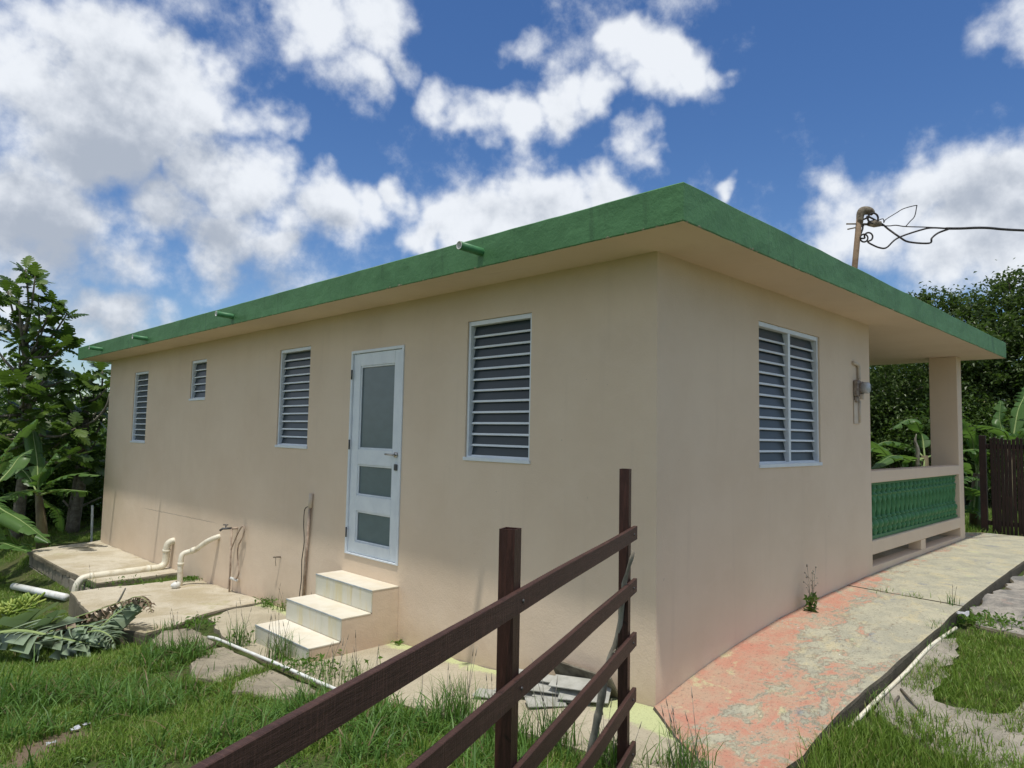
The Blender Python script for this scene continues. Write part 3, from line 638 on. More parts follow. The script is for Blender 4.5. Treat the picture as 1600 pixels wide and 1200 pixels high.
# side door
def door():
    u0, u1, v0, v1 = HA['DOOR']
    d = bpy.data.objects.new('door', None); link(d, house); c = Vector((0, (u0 + u1) / 2, v0)); d.location = c; WLOC[d.name] = c
    f = MB(); fw = .032
    f.box((-.012, u0 + .002, v0 + .002), (.07, u0 + fw, v1 - .002), bev=.003); f.box((-.012, u1 - fw, v0 + .002), (.07, u1 - .002, v1 - .002), bev=.003)
    f.box((-.012, u0 + fw, v1 - fw), (.07, u1 - fw, v1 - .002), bev=.003); f.box((-.012, u0 + fw, v0 + .002), (.07, u1 - fw, v0 + .018), bev=.002)
    f.build('frame', M['white'], d)
    a, b_ = u0 + fw + .004, u1 - fw - .004; z0, z1 = v0 + .022, v1 - fw - .004; st = .125
    panes = [(z0 + .115, z0 + .43), (z0 + .585, z0 + .90), (z0 + 1.055, z1 - .13)]
    l = MB(); l.box((.006, a, z0), (.048, a + st, z1), bev=.003); l.box((.006, b_ - st, z0), (.048, b_, z1), bev=.003)
    zs = [z0] + [q for p in panes for q in p] + [z1]
    for i in range(0, len(zs), 2): l.box((.006, a + st, zs[i]), (.048, b_ - st, zs[i + 1]), bev=.003)
    l.build('door_leaf', M['white'], d)
    for (p, q) in panes:
        g = MB(); g.box((.030, a + st + .001, p + .001), (.036, b_ - st - .001, q - .001)); g.build('glass_pane', M['frost'], d)
        m = MB(); w = .018
        for (ya, yb, za, zb) in ((a + st, a + st + w, p, q), (b_ - st - w, b_ - st, p, q), (a + st + w, b_ - st - w, p, p + w), (a + st + w, b_ - st - w, q - w, q)):
            m.box((.014, ya, za), (.029, yb, zb), bev=.004)
        m.build('glazing_bead', M['white'], d)
    for z in (v0 + .22, v0 + 1.12, v0 + 1.85):
        h = MB(); h.tube([(-.016, u1 - fw + .002, z - .05), (-.016, u1 - fw + .002, z + .05)], .009, 8); h.build('hinge', M['hinge'], d, True)
    hz = v0 + 1.04; hy = a + .055
    h = MB(); h.tube([(.006, hy, hz), (-.012, hy, hz)], .026, 12); h.tube([(-.01, hy, hz), (-.045, hy, hz)], .01, 8); h.tube([(-.045, hy - .008, hz), (-.045, hy + .12, hz + .002)], .009, 8); h.build('handle', M['steel'], d, True)
    k = MB(); k.box((-.008, hy - .024, hz - .15), (.007, hy + .024, hz - .09), bev=.005); k.build('lock_plate', M['hinge'], d)
door()

# porch: column, parapet beams, balustrade
pc = MB(); pc.box((7.76, 0, .3), (8.0, .36, H - .001), bev=.006); pc.build('porch_column', M['wall'], house)
b = MB()
b.box((WX, .0, 1.29), (7.758, .16, 1.42), bev=.006)         # top beam
b.box((WX, .0, .53), (7.758, .16, .675), bev=.006)          # lower beam
b.box((5.86, .004, .405), (6.05, .15, .528), bev=.003)        # pier between the openings
b.box((WX, .003, -.3), (7.757, .15, .405), bev=.004)
b.build('parapet', M['wall'], house)
bg = MB(); bg.box((WX + .003, .035, .676), (7.755, .142, .715), bev=.004); bg.box((WX + .003, .035, 1.262), (7.755, .142, 1.289), bev=.004); bg.build('baluster_rail', M['green_smooth'], house)
# turned baluster
prof = [(.0, .038, 4), (.02, .038, 4), (.03, .044, 0), (.05, .044, 0), (.07, .036, 0), (.085, .050, 0), (.12, .056, 0), (.15, .048, 0), (.165, .030, 0), (.175, .040, 0), (.185, .040, 0), (.195, .028, 0),
        (.25, .030, 1), (.32, .036, 1), (.38, .040, 1), (.42, .036, 1), (.435, .046, 0), (.445, .046, 0), (.455, .030, 0), (.48, .034, 0), (.50, .044, 0), (.51, .036, 0), (.53, .036, 0), (.547, .036, 0)]
prof2 = []
for (p, q) in zip(prof, prof[1:]):
    n = 4 if p[2] == 1 or q[2] == 1 else 1
    for i in range(n): t = i / n; prof2.append((p[0] + (q[0] - p[0]) * t, p[1] + (q[1] - p[1]) * t, p[2]))
prof2.append(prof[-1])
n = 20; bv = []; bf = []
for (z, r, k) in prof2:
    for i in range(n):
        t = 2 * math.pi * i / n; rr = r * (1 + (.14 * math.cos(4 * t + z * 42) if k == 1 else 0)); rr *= 1.22; bv.append((math.cos(t) * rr, math.sin(t) * rr, z))
for j in range(len(prof2) - 1):
    for i in range(n): bf.append((j * n + i, j * n + (i + 1) % n, (j + 1) * n + (i + 1) % n, (j + 1) * n + i))
bal = meshobj('baluster', bv, bf, M['green_smooth'], None, True, loc=(0, 0, 0)); bal.parent = house
nb = 22; x0b, x1b = WX + .09, 7.68
for i in range(nb):
    o = bal if i == 0 else link(bal.copy(), house); o.location = (x0b + (x1b - x0b) * i / (nb - 1), .085, .7155)

# ------------------------------------------------------------------ steps below the door
steps = thing('concrete_steps', (-.45, 3.3, -.2), 'three cream tiled steps with stained risers below the white side door', 'steps')
ya, yb = 2.83, 3.82; ST = [(.30, -.30), (.10, -.61), (-.095, -.915)]
sb = MB(); prev = -.002
poly = [(-.002, -.6)]
sv = []; prof_s = [(-.002, ST[0][0] - .012), (ST[0][1] + .012, ST[0][0] - .012), (ST[0][1] + .012, ST[1][0] - .012), (ST[1][1] + .012, ST[1][0] - .012), (ST[1][1] + .012, ST[2][0] - .012), (ST[2][1] + .012, ST[2][0] - .012), (ST[2][1] + .012, -.6), (-.002, -.6)]
k = len(prof_s); sv = [(x, ya, z) for x, z in prof_s] + [(x, yb, z) for x, z in prof_s]
sf = [tuple(range(k))[::-1], tuple(range(k, 2 * k))] + [(i, (i + 1) % k, (i + 1) % k + k, i + k) for i in range(k)]
# outline split so the side faces are convex
sf = [(i, (i + 1) % k, (i + 1) % k + k, i + k) for i in range(k)]
for off, flip in ((0, 1), (k, 0)):
    for q in ((0, 1, 7), (1, 2, 7), (2, 3, 7), (3, 4, 7), (4, 5, 7), (5, 6, 7)):
        q = tuple(a + off for a in q); sf.append(q[::-1] if flip else q)
meshobj('step_core', sv, sf, M['wall'], steps)
xb = -.003
for i, (z, xf) in enumerate(ST):
    zl = ST[i + 1][0] if i < 2 else -.33
    nt = 3
    for t in range(nt):
        y0 = ya - .004 + (yb - ya + .008) * t / nt; y1 = ya - .004 + (yb - ya + .008) * (t + 1) / nt
        m = MB(); m.box((xf + .004, y0 + .0015, z - .011), (xb, y1 - .0015, z), bev=.0015); m.build('tread_tile', M['tile'], steps)
        m = MB(); m.box((xf, y0 + .0015, zl + .002), (xf + .011, y1 - .0015, z - .012), bev=.0015); m.build('riser_tile', M['riser'], steps)
    m = MB(); m.box((xf - .004, ya - .005, z - .011), (xf + .003, yb + .005, z + .0015), bev=.002); m.build('nosing', M['grout'], steps)
    xb = xf - .001

# ------------------------------------------------------------------ pipes on the long wall
def pipe(name, pts, r, mat, label, cat, n=12, smooth_pts=0, joints=(), extra=None):
    t = thing(name, pts[-1], label, cat)
    m = MB(); m.tube(bez(pts, 5) if smooth_pts else pts, r, n); m.build('pipe', mat, t, True)
    for (a, c, rr) in joints: j = MB(); j.tube([a, c], rr, n); j.build('coupling', mat, t, True)
    return t
z1 = -.42 + .065
pts = [(.05, 8.56, .02), (-.02, 8.575, .03), (-.07, 8.60, -.01), (-.085, 8.61, -.08), (-.085, 8.62, -.22), (-.10, 8.62, -.30), (-.17, 8.61, -.345), (-.30, 8.60, -.352), (-.8, 8.58, -.355), (-1.12, 8.57, -.365), (-1.22, 8.565, -.40), (-1.27, 8.56, -.52), (-1.27, 8.56, -.75)]
pipe('drain_pipe', pts, .050, M['pvc'], 'thick cream PVC drain pipe bending down the wall and across the far patio slab', 'pipe', 14, 1, [((-.085, 8.612, -.09), (-.085, 8.618, -.13), .057), ((-.30, 8.6, -.352), (-.35, 8.6, -.352), .057), ((-1.06, 8.571, -.362), (-1.11, 8.57, -.364), .057)])
pts = [(.03, 6.93, .285), (-.03, 6.93, .28), (-.12, 7.02, .22), (-.22, 7.16, .10), (-.27, 7.22, .075), (-.34, 7.24, .05), (-.37, 7.24, -.03), (-.37, 7.24, -.40)]
pipe('drain_pipe', pts, .035, M['pvc'], 'narrower stained PVC pipe stepping out of the wall with two bends', 'pipe', 12, 1, [((-.37, 7.24, -.06), (-.37, 7.24, -.10), .041), ((-.22, 7.16, .105), (-.25, 7.2, .085), .041)])
b = MB(); n = 10
c = Vector((-.46, 7.12, -.33)); vs = []; fs = []
for j in range(7):
    for i in range(n):
        ph = math.pi * (j + .5) / 7; th = 2 * math.pi * i / n; r = .055 * (1 + .12 * math.sin(i * 2.3 + j))
        vs.append(c + Vector((math.cos(th) * math.sin(ph) * r * 1.15, math.sin(th) * math.sin(ph) * r, math.cos(ph) * r * .85)))
for j in range(6):
    for i in range(n): fs.append((j * n + i, j * n + (i + 1) % n, (j + 1) * n + (i + 1) % n, (j + 1) * n + i))
fs += [tuple(range(n)), tuple(6 * n + i for i in range(n))]
b.add(vs, fs); tag(b.build('cleanout_cap', M['pvc_white'], None, True, loc=c), 'round white plastic plug lying at the foot of the narrower drain pipe', 'pipe cap')
tp = thing('garden_tap', (-.07, 6.38, -.3), 'thin outdoor tap riser with brass spout and looped hose on the beige wall', 'tap')
m = MB(); m.tube([(-.07, 6.37, -.40), (-.07, 6.385, .455)], .012, 8); m.tube([(-.07, 6.385, .455), (.02, 6.36, .46)], .014, 8); m.build('riser_pipe', M['conduit'], tp, True)
m = MB(); m.tube([(-.07, 6.39, .46), (-.16, 6.45, .455), (-.19, 6.47, .43)], .014, 8); m.tube([(-.13, 6.43, .46), (-.13, 6.43, .50)], .008, 6); m.tube([(-.11, 6.41, .503), (-.15, 6.46, .503)], .008, 6); m.build('spout', M['hinge'], tp, True)
m = MB(); m.tube(bez([(-.07, 6.385, .18), (-.06, 6.25, .38), (-.05, 6.14, .50), (-.045, 6.07, .49), (-.05, 6.10, .38), (-.06, 6.19, .26), (-.055, 6.21, .13), (-.06, 6.17, .02), (-.06, 6.14, -.07), (-.06, 6.20, -.15), (-.06, 6.30, -.17)], 5), .009, 6)
m.build('hose', M['conduit'], tp, True)
m = MB(); m.tube([(-.06, 6.39, -.17), (-.05, 6.20, -.175)], .018, 8); m.build('tee_fitting', M['pvc_white'], tp, True)
cp = thing('conduit', (-.03, 4.5, -.3), 'beige painted conduit with loose wire standing on the wall left of the steps', 'conduit')
m = MB(); m.tube([(-.03, 4.56, -.32), (-.03, 4.53, .3), (-.025, 4.49, .88)], .017, 10); m.build('pipe', M['conduit'], cp, True)
m = MB(); m.tube([(-.025, 4.49, .88), (-.02, 4.485, 1.04)], [.022, .024], 10); m.build('coupling', M['putty'], cp, True)
m = MB(); m.tube(bez([(-.03, 4.50, .90), (-.05, 4.56, .86), (-.05, 4.57, .7), (-.055, 4.535, .5), (-.05, 4.58, .3), (-.05, 4.57, .1), (-.05, 4.60, -.1), (-.05, 4.58, -.3)], 4), .005, 6); m.build('wire', M['cable'], cp, True)
m = MB(); m.tube(bez([(.01, 5.17, .25), (-.04, 5.18, .255), (-.07, 5.21, .25)], 3), .009, 6); m.tube([(-.05, 5.19, .255), (-.055, 5.185, .20), (-.045, 5.19, .15)], .0035, 5)
tag(m.build('wire_stub', M['rust'], None, True, loc=(0, 5.17, .25)), 'short rusty wire stub poking out of the wall between tap and conduit', 'wire')
m = MB(); m.tube([(.02, 12.9, -.9), (-.02, 12.9, .20)], .02, 8); tag(m.build('stake', M['pvc_white'], None, True, loc=(0, 12.9, -.6)), 'thin white stake standing past the far left corner of the house', 'stake')
def lying_pipe(p0, p1, r, mat, label, bends=None):
    m = MB(); pts = [p0] + (bends or []) + [p1]; m.tube(bez(pts, 4) if bends else pts, r, 10); return tag(m.build('plastic_pipe', mat, None, True, loc=p0), label, 'pipe')
lying_pipe(Vector((-1.64, 10.5, float(soil(-1.64, 10.5)) + .09)), Vector((-1.33, 8.76, float(soil(-1.33, 8.76)) + .08)), .05, M['pvc_white'], 'thick white plastic pipe lying loose in the grass left of the patio slab')
q = [Vector((x, y, float(gf(x, y)) + .02 + dz)) for x, y, dz in ((-1.15, 4.32, -.02), (-1.155, 4.1, 0), (-1.175, 3.5, .012), (-1.17, 2.9, .01), (-1.165, 2.3, .0), (-1.15, 1.85, -.01))]
lying_pipe(q[0], q[-1], .0135, M['pvc_white'], 'thin white pipe running past the steps beside the flagstones', q[1:-1])
q = [Vector((x, y, float(soil(x, y)) + .03 + dz)) for x, y, dz in ((.52, -1.02, .0), (.9, -1.03, .01), (1.5, -1.05, .015), (2.1, -1.05, .01), (2.75, -1.07, .0))]
lying_pipe(q[0], q[-1], .0135, M['pvc'], 'thin cream pipe lying along the foot of the walkway edge', q[1:-1])

# electric meter on the short wall
mt = thing('electric_meter', (3.72, 0, 2.2), 'old round glass electricity meter on a corroded box beside the porch opening', 'electric meter')
m = MB(); m.box((3.60, -.012, 1.915), (3.76, -.002, 2.16), bev=.003); m.build('cement_patch', M['putty'], mt)
m = MB(); m.tube(bez([(3.58, -.012, 2.545), (3.66, -.02, 2.54), (3.72, -.02, 2.52), (3.725, -.02, 2.47), (3.725, -.02, 2.38)], 3), .018, 8); m.tube([(3.725, -.02, 2.16), (3.725, -.02, 1.93)], .014, 8); m.build('conduit', M['putty'], mt, True)
m = MB(); m.box((3.60, -.05, 2.20), (3.70, -.002, 2.37), bev=.01); m.box((3.61, -.04, 2.14), (3.68, -.002, 2.197), bev=.01); m.build('meter_box', M['meter_box'], mt)
m = MB(); m.tube([(3.70, -.05, 2.29), (3.70, -.065, 2.29)], .066, 20); m.build('ring', M['meter_box'], mt, True)
m = MB(); m.tube([(3.70, -.065, 2.29), (3.70, -.115, 2.29), (3.70, -.130, 2.29)], [.060, .060, .048], 20); m.build('glass_cover', M['meter_glass'], mt, True)
m = MB(); m.box((3.66, -.045, 2.17), (3.695, -.08, 2.225), bev=.006); m.build('seal', M['putty'], mt)

# service mast and drop cable
ms = thing('service_mast', (5.33, .6, 3.23), 'weathered service mast with rusty weatherhead standing up behind the green roof edge', 'utility mast')
top = Vector((5.37, .50, 4.62))
m = MB(); m.tube([(5.30, .62, 3.237), top], .036, 12); m.build('pole', M['mast'], ms, True)
m = MB(); m.tube(bez([top + Vector((0, 0, -.08)), top + Vector((.01, -.01, .03)), top + Vector((.035, -.035, .075)), top + Vector((.09, -.09, .075)), top + Vector((.125, -.125, .04))], 4), [.042, .043, .044, .046, .049, .052, .054, .055, .056, .056, .055, .053, .05, .047, .043, .038, .030][:17], 12)
m.build('weatherhead', M['rust'], ms, True)
m = MB(); m.tube([top + Vector((-.12, .12, -.10)), top + Vector((.2, -.2, -.09))], .010, 6); m.tube([top + Vector((-.11, .11, -.17)), top + Vector((.04, -.04, -.12))], .009, 6)
m.tube([top + Vector((.08, -.08, -.09)), top + Vector((.13, -.13, -.09)), top + Vector((.19, -.19, -.09))], [.035, .05, .035], 8); m.build('insulator', M['rust'], ms, True)
cab = thing('overhead_cable', (5.6, .25, 4.5), 'twisted black service cable with tangled coils running right from the mast', 'cable')
def wire(pxs, r=.011, n=6):
    m = MB(); m.tube(bez([px(x, y, d) for x, y, d in pxs], 5), r, n); m.build('wire', M['cable'], cab, True)
D0 = 9.0
def loop(cx, cy, r, a0, a1, n, d=9.0): return [(cx + r * math.cos(math.radians(a0 + (a1 - a0) * i / n)), cy + r * math.sin(math.radians(a0 + (a1 - a0) * i / n)), d - .03 * i / n) for i in range(n + 1)]
wire([(1349, 343, D0)] + loop(1364, 341, 8, 190, 920, 22) + [(1378, 350, D0), (1388, 358, D0), (1405, 370, D0 - .1), (1420, 378, D0 - .1), (1452, 380, D0 - .1), (1456, 372, D0 - .1), (1466, 364, D0), (1482, 358, D0)], .012)
wire([(1347, 352, D0), (1348, 357, D0), (1344, 368, D0)] + loop(1350, 372, 6, 180, -180, 12) + loop(1357, 370, 6.5, 160, 440, 9) + [(1356, 378, D0), (1362, 382, D0), (1374, 387, D0), (1385, 387, D0), (1398, 375, D0), (1412, 368, D0), (1440, 359, D0), (1456, 356, D0), (1480, 357, D0)], .011)
wire([(1345, 351, D0), (1365, 352, D0), (1388, 353, D0), (1400, 352, D0), (1415, 354, D0), (1450, 355, D0), (1485, 357, D0)], .007)
wire([(1372, 352, D0), (1372, 345, D0), (1380, 342, D0), (1381, 348, D0), (1384, 343, D0), (1400, 333, D0), (1412, 326, D0), (1431, 321, D0), (1432, 324, D0), (1429, 338, D0), (1422, 346, D0), (1415, 354, D0)], .006)
wire([(1478, 357, D0), (1500, 357, D0 + .1), (1540, 356, D0 + .3), (1600, 360, D0 + .6), (1800, 366, D0 + 1.5), (2600, 330, D0 + 6)], .017)

# ------------------------------------------------------------------ near rail fence
fence = thing('rail_fence', (-1.0, -.46, -.1), 'dark brown board rail fence with square steel posts in the foreground', 'fence')
FD = Vector((.92878, .37062, 0)); FR = Vector((.92863, .37056, .01793)); FN = Vector((.37062, -.92878, 0))      # along the fence / towards the camera side
P2 = px(976, 900, 3.62); P2.z = 0
def ztop(y, D=3.55, x=995): return px(x, y, D).z
def post(p, zt, r=.0255, zb=-.3):
    m = MB(); t = .0025
    for sx in (-1, 1):
        m.obox(p + FD * (sx * (r - t)) + Vector((0, 0, (zt + zb) / 2)), FD, FN, Vector((0, 0, 1)), t, r, (zt - zb) / 2, 0)
        m.obox(p + FN * (sx * (r - t)) + Vector((0, 0, (zt + zb) / 2)), FD, FN, Vector((0, 0, 1)), r - 2 * t, t, (zt - zb) / 2, 0)
    return m.build('post', M['brown_post'], fence, loc=(p.x, p.y, 0))
post(P2, px(976, 733, 3.62).z)
def along(D):     # point on the post line at camera depth D
    a = (P2 - CAM).dot(FWD); s = (D - a) / FD.dot(FWD); return P2 + FD * s
P1 = along(2.17); P1.z = 0
post(P1, px(793, 829, 2.22).z, .0275)
P0 = along(.62); P0.z = 0; post(P0, 1.45)
ends = P2 + FN * (.0255 + .0115) + FD * .075
for i, yy in enumerate((827, 911, 996, 1083, 1166)):
    zt = ztop(yy) ; hh = .035; Ls = (ends - P0).length + .35
    m = MB(); nn = 24; vs = []; fs = []; rnd = random.Random(i)
    for k in range(nn + 1):
        s = -Ls * k / nn; w1 = noise.noise(Vector((s * 1.3, i * 7, 0))) * .004; w2 = noise.noise(Vector((s * 2, i * 7, 5))) * .002
        for (a, c) in ((-.0105, hh - .002), (-.0085, hh), (.0085, hh), (.0105, hh - .002), (.0105, -hh + .002), (.0085, -hh), (-.0085, -hh), (-.0105, -hh + .002)):
            vs.append(ends + FR * s + FN * (a + w2) + Vector((0, 0, zt - hh + c + w1)))
    for k in range(nn):
        for j in range(8): fs.append((k * 8 + j, k * 8 + (j + 1) % 8, (k + 1) * 8 + (j + 1) % 8, (k + 1) * 8 + j))
    fs += [tuple(range(8))[::-1], tuple(nn * 8 + j for j in range(8))]
    # object frame turned along the board so that the grain follows it
    R3 = Matrix((FD, FN, Vector((0, 0, 1)))).transposed().to_4x4(); org = ends + Vector((0, 0, zt - hh))
    me = bpy.data.meshes.new('board'); inv = R3.inverted()
    me.from_pydata([tuple(inv @ (v - org)) for v in vs], [], fs); me.materials.append(M['brown']); me.update()
    o = bpy.data.objects.new('board', me); link(o, fence); o.location = org - WLOC[fence.name]; o.rotation_euler = R3.to_euler(); WLOC[o.name] = org
    for s in (.075, (P2 - P1).length + .075):
        c = org - FR * s + FN * .011; m = MB(); m.tube([c, c + FN * .004], .006, 8)
        sc = m.build('screw', M['hinge'], fence, True)
br = thing('branch', (-1.0, -.62, 0), 'bleached crooked branch leaning against the fence beside the end post', 'branch')
m = MB(); pts = [px(x, y, d) for x, y, d in ((990, 862, 3.48), (977, 905, 3.52), (972, 935, 3.56), (968, 985, 3.6), (954, 1030, 3.62), (947, 1050, 3.63), (938, 1100, 3.66), (932, 1130, 3.68), (920, 1190, 3.72), (914, 1225, 3.76))]
pp = bez(pts, 4); m.tube(pp, [.008 + .012 * min(1, k / 18) + .002 * math.sin(k * 1.7) for k in range(len(pp))], 8); m.build('stem', M['stick'], br, True)
for (x, y, dx, dy, d) in ((974, 935, -4, -5, 3.55), (957, 1022, 5, -8, 3.6), (940, 1095, -5, -6, 3.65)):
    m = MB(); m.tube([px(x, y, d), px(x + dx, y + dy, d)], [.007, .004], 6); m.build('twig', M['stick'], br, True)

# ------------------------------------------------------------------ slatted gate beyond the porch
gate = thing('slat_gate', (9.2, 0, .3), 'dark brown slatted wooden gate standing past the end of the walkway', 'gate')
m = MB(); m.box((9.17, -.05, .1), (9.24, .04, 1.87), bev=.004); m.build('post', M['gate'], gate)
m = MB(); m.box((9.17, -1.95, .1), (9.24, -1.87, 1.8), bev=.004); m.build('post', M['gate'], gate)
for z in (1.70, .50): m = MB(); m.box((9.213, -1.868, z - .035), (9.245, -.052, z + .035), bev=.003); m.build('rail', M['gate'], gate)
y = -.10; i = 0
while y > -1.85:
    w = random.uniform(.036, .044); zt = 1.84 + random.uniform(-.03, .02) - .05 * i / 30; zb = .33 + random.uniform(-.03, .02); tl = random.uniform(-.006, .006)
    m = MB(); m.obox((9.195, y - w / 2 + tl, (zt + zb) / 2), Vector((1, 0, 0)), Vector((0, 1, tl)), Vector((0, -tl, 1)), .009, w / 2, (zt - zb) / 2, bev=.002)
    m.build('slat', M['gate'], gate); y -= w + random.uniform(.006, .013); i += 1

# ------------------------------------------------------------------ tiles and litter
rt = random.Random(4)
def tile(x, y, z, a, w, l, tilt, tdir, label):
    m = MB(); R = Matrix.Rotation(a, 3, 'Z') @ Matrix.Rotation(tilt, 3, 'X') @ Matrix.Rotation(tdir, 3, 'Y')
    m.obox((x, y, z), R @ Vector((1, 0, 0)), R @ Vector((0, 1, 0)), R @ Vector((0, 0, 1)), w / 2, l / 2, .0045, bev=.0015)
    return tag(m.build('floor_tile', M['grey_tile'], loc=(x, y, z)), label, 'tile', 'loose grey tiles by the house wall')
def gg(x, y): return float(gf(x, y))
tl = [(-.50, 1.02, .008, .5, .15, .24, 0, 0, 'grey tile lying flat by itself left of the pile of tiles'),
      (-.40, .60, .010, .9, .16, .26, 0, 0, 'grey tile flat on the ground at the near edge of the pile'),
      (-.22, .95, .075, .35, .13, .33, .05, -.30, 'narrow grey tile at the back of the pile leaning toward the wall'),
      (-.26, .85, .090, .45, .11, .33, .03, -.28, 'grey tile strip behind the topmost strips of the pile'),
      (-.24, .72, .105, .40, .09, .32, .02, -.22, 'topmost long grey tile strip in the middle of the pile'),
      (-.30, .73, .070, .55, .15, .36, .02, -.20, 'grey tile strip sticking out under the topmost strip'),
      (-.22, .52, .105, .30, .14, .30, -.05, -.25, 'grey tile strip crossing the right side of the pile'),
      (-.16, .45, .060, .50, .26, .34, -.04, -.26, 'large grey tile at the right end of the pile sloping away from the wall'),
      (-.30, .90, .040, .42, .30, .34, .02, -.10, 'square grey tile at the bottom left of the pile'),
      (-.16, .62, .030, .45, .34, .40, .02, -.12, 'widest grey tile lying under the whole pile')]
for (x, y, z, a, w, l, t1, t2, lb) in tl: tile(x, y, gg(x, y) + z, a, w, l, t1, t2, lb)
m = MB(); m.obox((-.045, .56, gg(0, .56) + .085), Vector((0, 1, 0)), Vector((-.55, 0, .83)), Vector((.83, 0, .55)), .28, .11, .008, bev=.002)
tag(m.build('board_offcut', M['bark'], loc=(-.06, .56, gg(0, .56) + .08)), 'dark weathered board offcut leaning on the wall behind the tiles', 'board')
def crumple(x, y, z, s, name, label, cat, mat, seed):
    rr = random.Random(seed); vs = []; fs = []; n = 5
    for i in range(n):
        for j in range(n): vs.append((x + (i / (n - 1) - .5) * s + rr.uniform(-1, 1) * s * .07, y + (j / (n - 1) - .5) * s * .6 + rr.uniform(-1, 1) * s * .07, z + .02 + rr.uniform(0, s * .25)))
    for i in range(n - 1):
        for j in range(n - 1): fs.append((i * n + j, (i + 1) * n + j, (i + 1) * n + j + 1, i * n + j + 1))
    return tag(meshobj(name, vs, fs, mat, loc=(x, y, z)), label, cat)
for (x, y, s, lb) in ((-2.60, 2.62, .05, 'crumpled white paper scrap at the back of the bare dirt patch'), (-2.68, 2.58, .06, 'larger pale paper scrap on the bare dirt patch'), (-2.85, 2.38, .055, 'bluish paper scrap at the front of the bare dirt patch')):
    crumple(x, y, float(soil(x, y)), s, 'paper_scrap', lb, 'litter', M['paper'], int(s * 1000))
crumple(2.92, -1.08, float(soil(2.92, -1.08)) + .09, .15, 'plastic_scrap', 'pale blue grey plastic scrap in the weeds beside the walkway edge', 'litter', M['paper'], 9)
for i, (x0, y0, x1, y1, lb) in enumerate(((1.10, -1.12, .86, -1.18, 'brown stick lying on the sandy ground nearest the walkway'), (1.22, -1.10, .95, -1.30, 'dark stick lying across the sandy ground further right'))):
    m = MB(); a = Vector((x0, y0, float(soil(x0, y0)) + .04)); c = Vector((x1, y1, float(soil(x1, y1)) + .035)); m.tube([a, a.lerp(c, .5) + Vector((.01, .02, .015)), c], [.009, .008, .005], 6)
    tag(m.build('stick', M['bark'], None, True, loc=a), lb, 'stick')

# ------------------------------------------------------------------ vegetation
def blades(pos, h, w, az, lean, mat, name, segs=3, curve=1.0, flat=None):
    n = len(pos); t = np.linspace(0, 1, segs + 1)
    d = np.stack([np.cos(az), np.sin(az), np.zeros(n)], -1); s = np.stack([-np.sin(az), np.cos(az), np.zeros(n)], -1)
    tw = RNG.uniform(-.9, .9, n); side = s * np.cos(tw)[:, None] + d * np.sin(tw)[:, None]
    V = []
    for k in range(segs):
        ang = lean * (t[k] ** curve) if np.isscalar(curve) else lean * t[k]
        c = pos + d * (np.sin(lean * t[k]) * h * t[k])[:, None] + np.array([0, 0, 1]) * (np.cos(lean * t[k] * .9) * h * t[k])[:, None]
        ww = w * (1 - t[k] ** 1.6 * .8) * .5
        V += [c - side * ww[:, None], c + side * ww[:, None]]
    V.append(pos + d * (np.sin(lean) * h)[:, None] + np.array([0, 0, 1]) * (np.cos(lean * .9) * h)[:, None])
    V = np.stack(V, 1); m = 2 * segs + 1; base = np.arange(n)[:, None] * m
    quads = np.concatenate([base + np.array([[2 * k, 2 * k + 1, 2 * k + 3, 2 * k + 2]]) for k in range(segs - 1)], 0) if segs > 1 else np.zeros((0, 4), int)
    tris = base + np.array([[2 * segs - 2, 2 * segs - 1, 2 * segs]])
    tint = np.repeat(RNG.uniform(0, 1, n), m)
    return V.reshape(-1, 3), quads, tris, tint
def fastmesh(name, V, quads, tris, tint, mat, parent=None, smooth=True, loc=(0, 0, 0)):
    me = bpy.data.meshes.new(name); V = V - np.array(loc)
    me.vertices.add(len(V)); me.vertices.foreach_set('co', V.astype(np.float32).ravel())
    nl = quads.size + tris.size; me.loops.add(nl); me.loops.foreach_set('vertex_index', np.concatenate([quads.ravel(), tris.ravel()]).astype(np.int32))
    npoly = len(quads) + len(tris); me.polygons.add(npoly)
    starts = np.concatenate([np.arange(len(quads)) * 4, quads.size + np.arange(len(tris)) * 3]).astype(np.int32)
    me.polygons.foreach_set('loop_start', starts)
    me.update(calc_edges=True); me.validate()
    a = me.attributes.new('tint', 'FLOAT', 'POINT'); a.data.foreach_set('value', tint.astype(np.float32))
    me.materials.append(mat); me.polygons.foreach_set('use_smooth', np.full(npoly, smooth))
    o = bpy.data.objects.new(name, me); link(o, parent); o.location = Vector(loc) - wl(parent); WLOC[o.name] = Vector(loc); return o
def inpoly(x, y, poly):
    r = np.zeros(x.shape, bool); n = len(poly)
    for i in range(n):
        x0, y0 = poly[i]; x1, y1 = poly[(i + 1) % n]
        c = ((y0 > y) != (y1 > y)) & (x < (x1 - x0) * (y - y0) / (y1 - y0 + 1e-12) + x0); r ^= c
    return r
def vnoise(x, y, s, seed):
    return np.array([noise.noise(Vector((a * s, b_ * s, seed))) for a, b_ in zip(x, y)])
LAWN = []
LAWN_LABELS = ['short green lawn covering the ground left of the house and patio slabs', 'longer coarse grass blades growing through the lawn in the left foreground', 'short grass patch on the sandy ground right of the walkway', 'dense taller grass at the bottom right below the walkway edge', 'grass at the foot of the dark slatted gate', 'thin fringe of grass along the foot of the walkway edge', 'sparse grass creeping over the edge of the sandy concrete on the right', 'sparse grass creeping from the bottom right clump onto the sandy concrete']
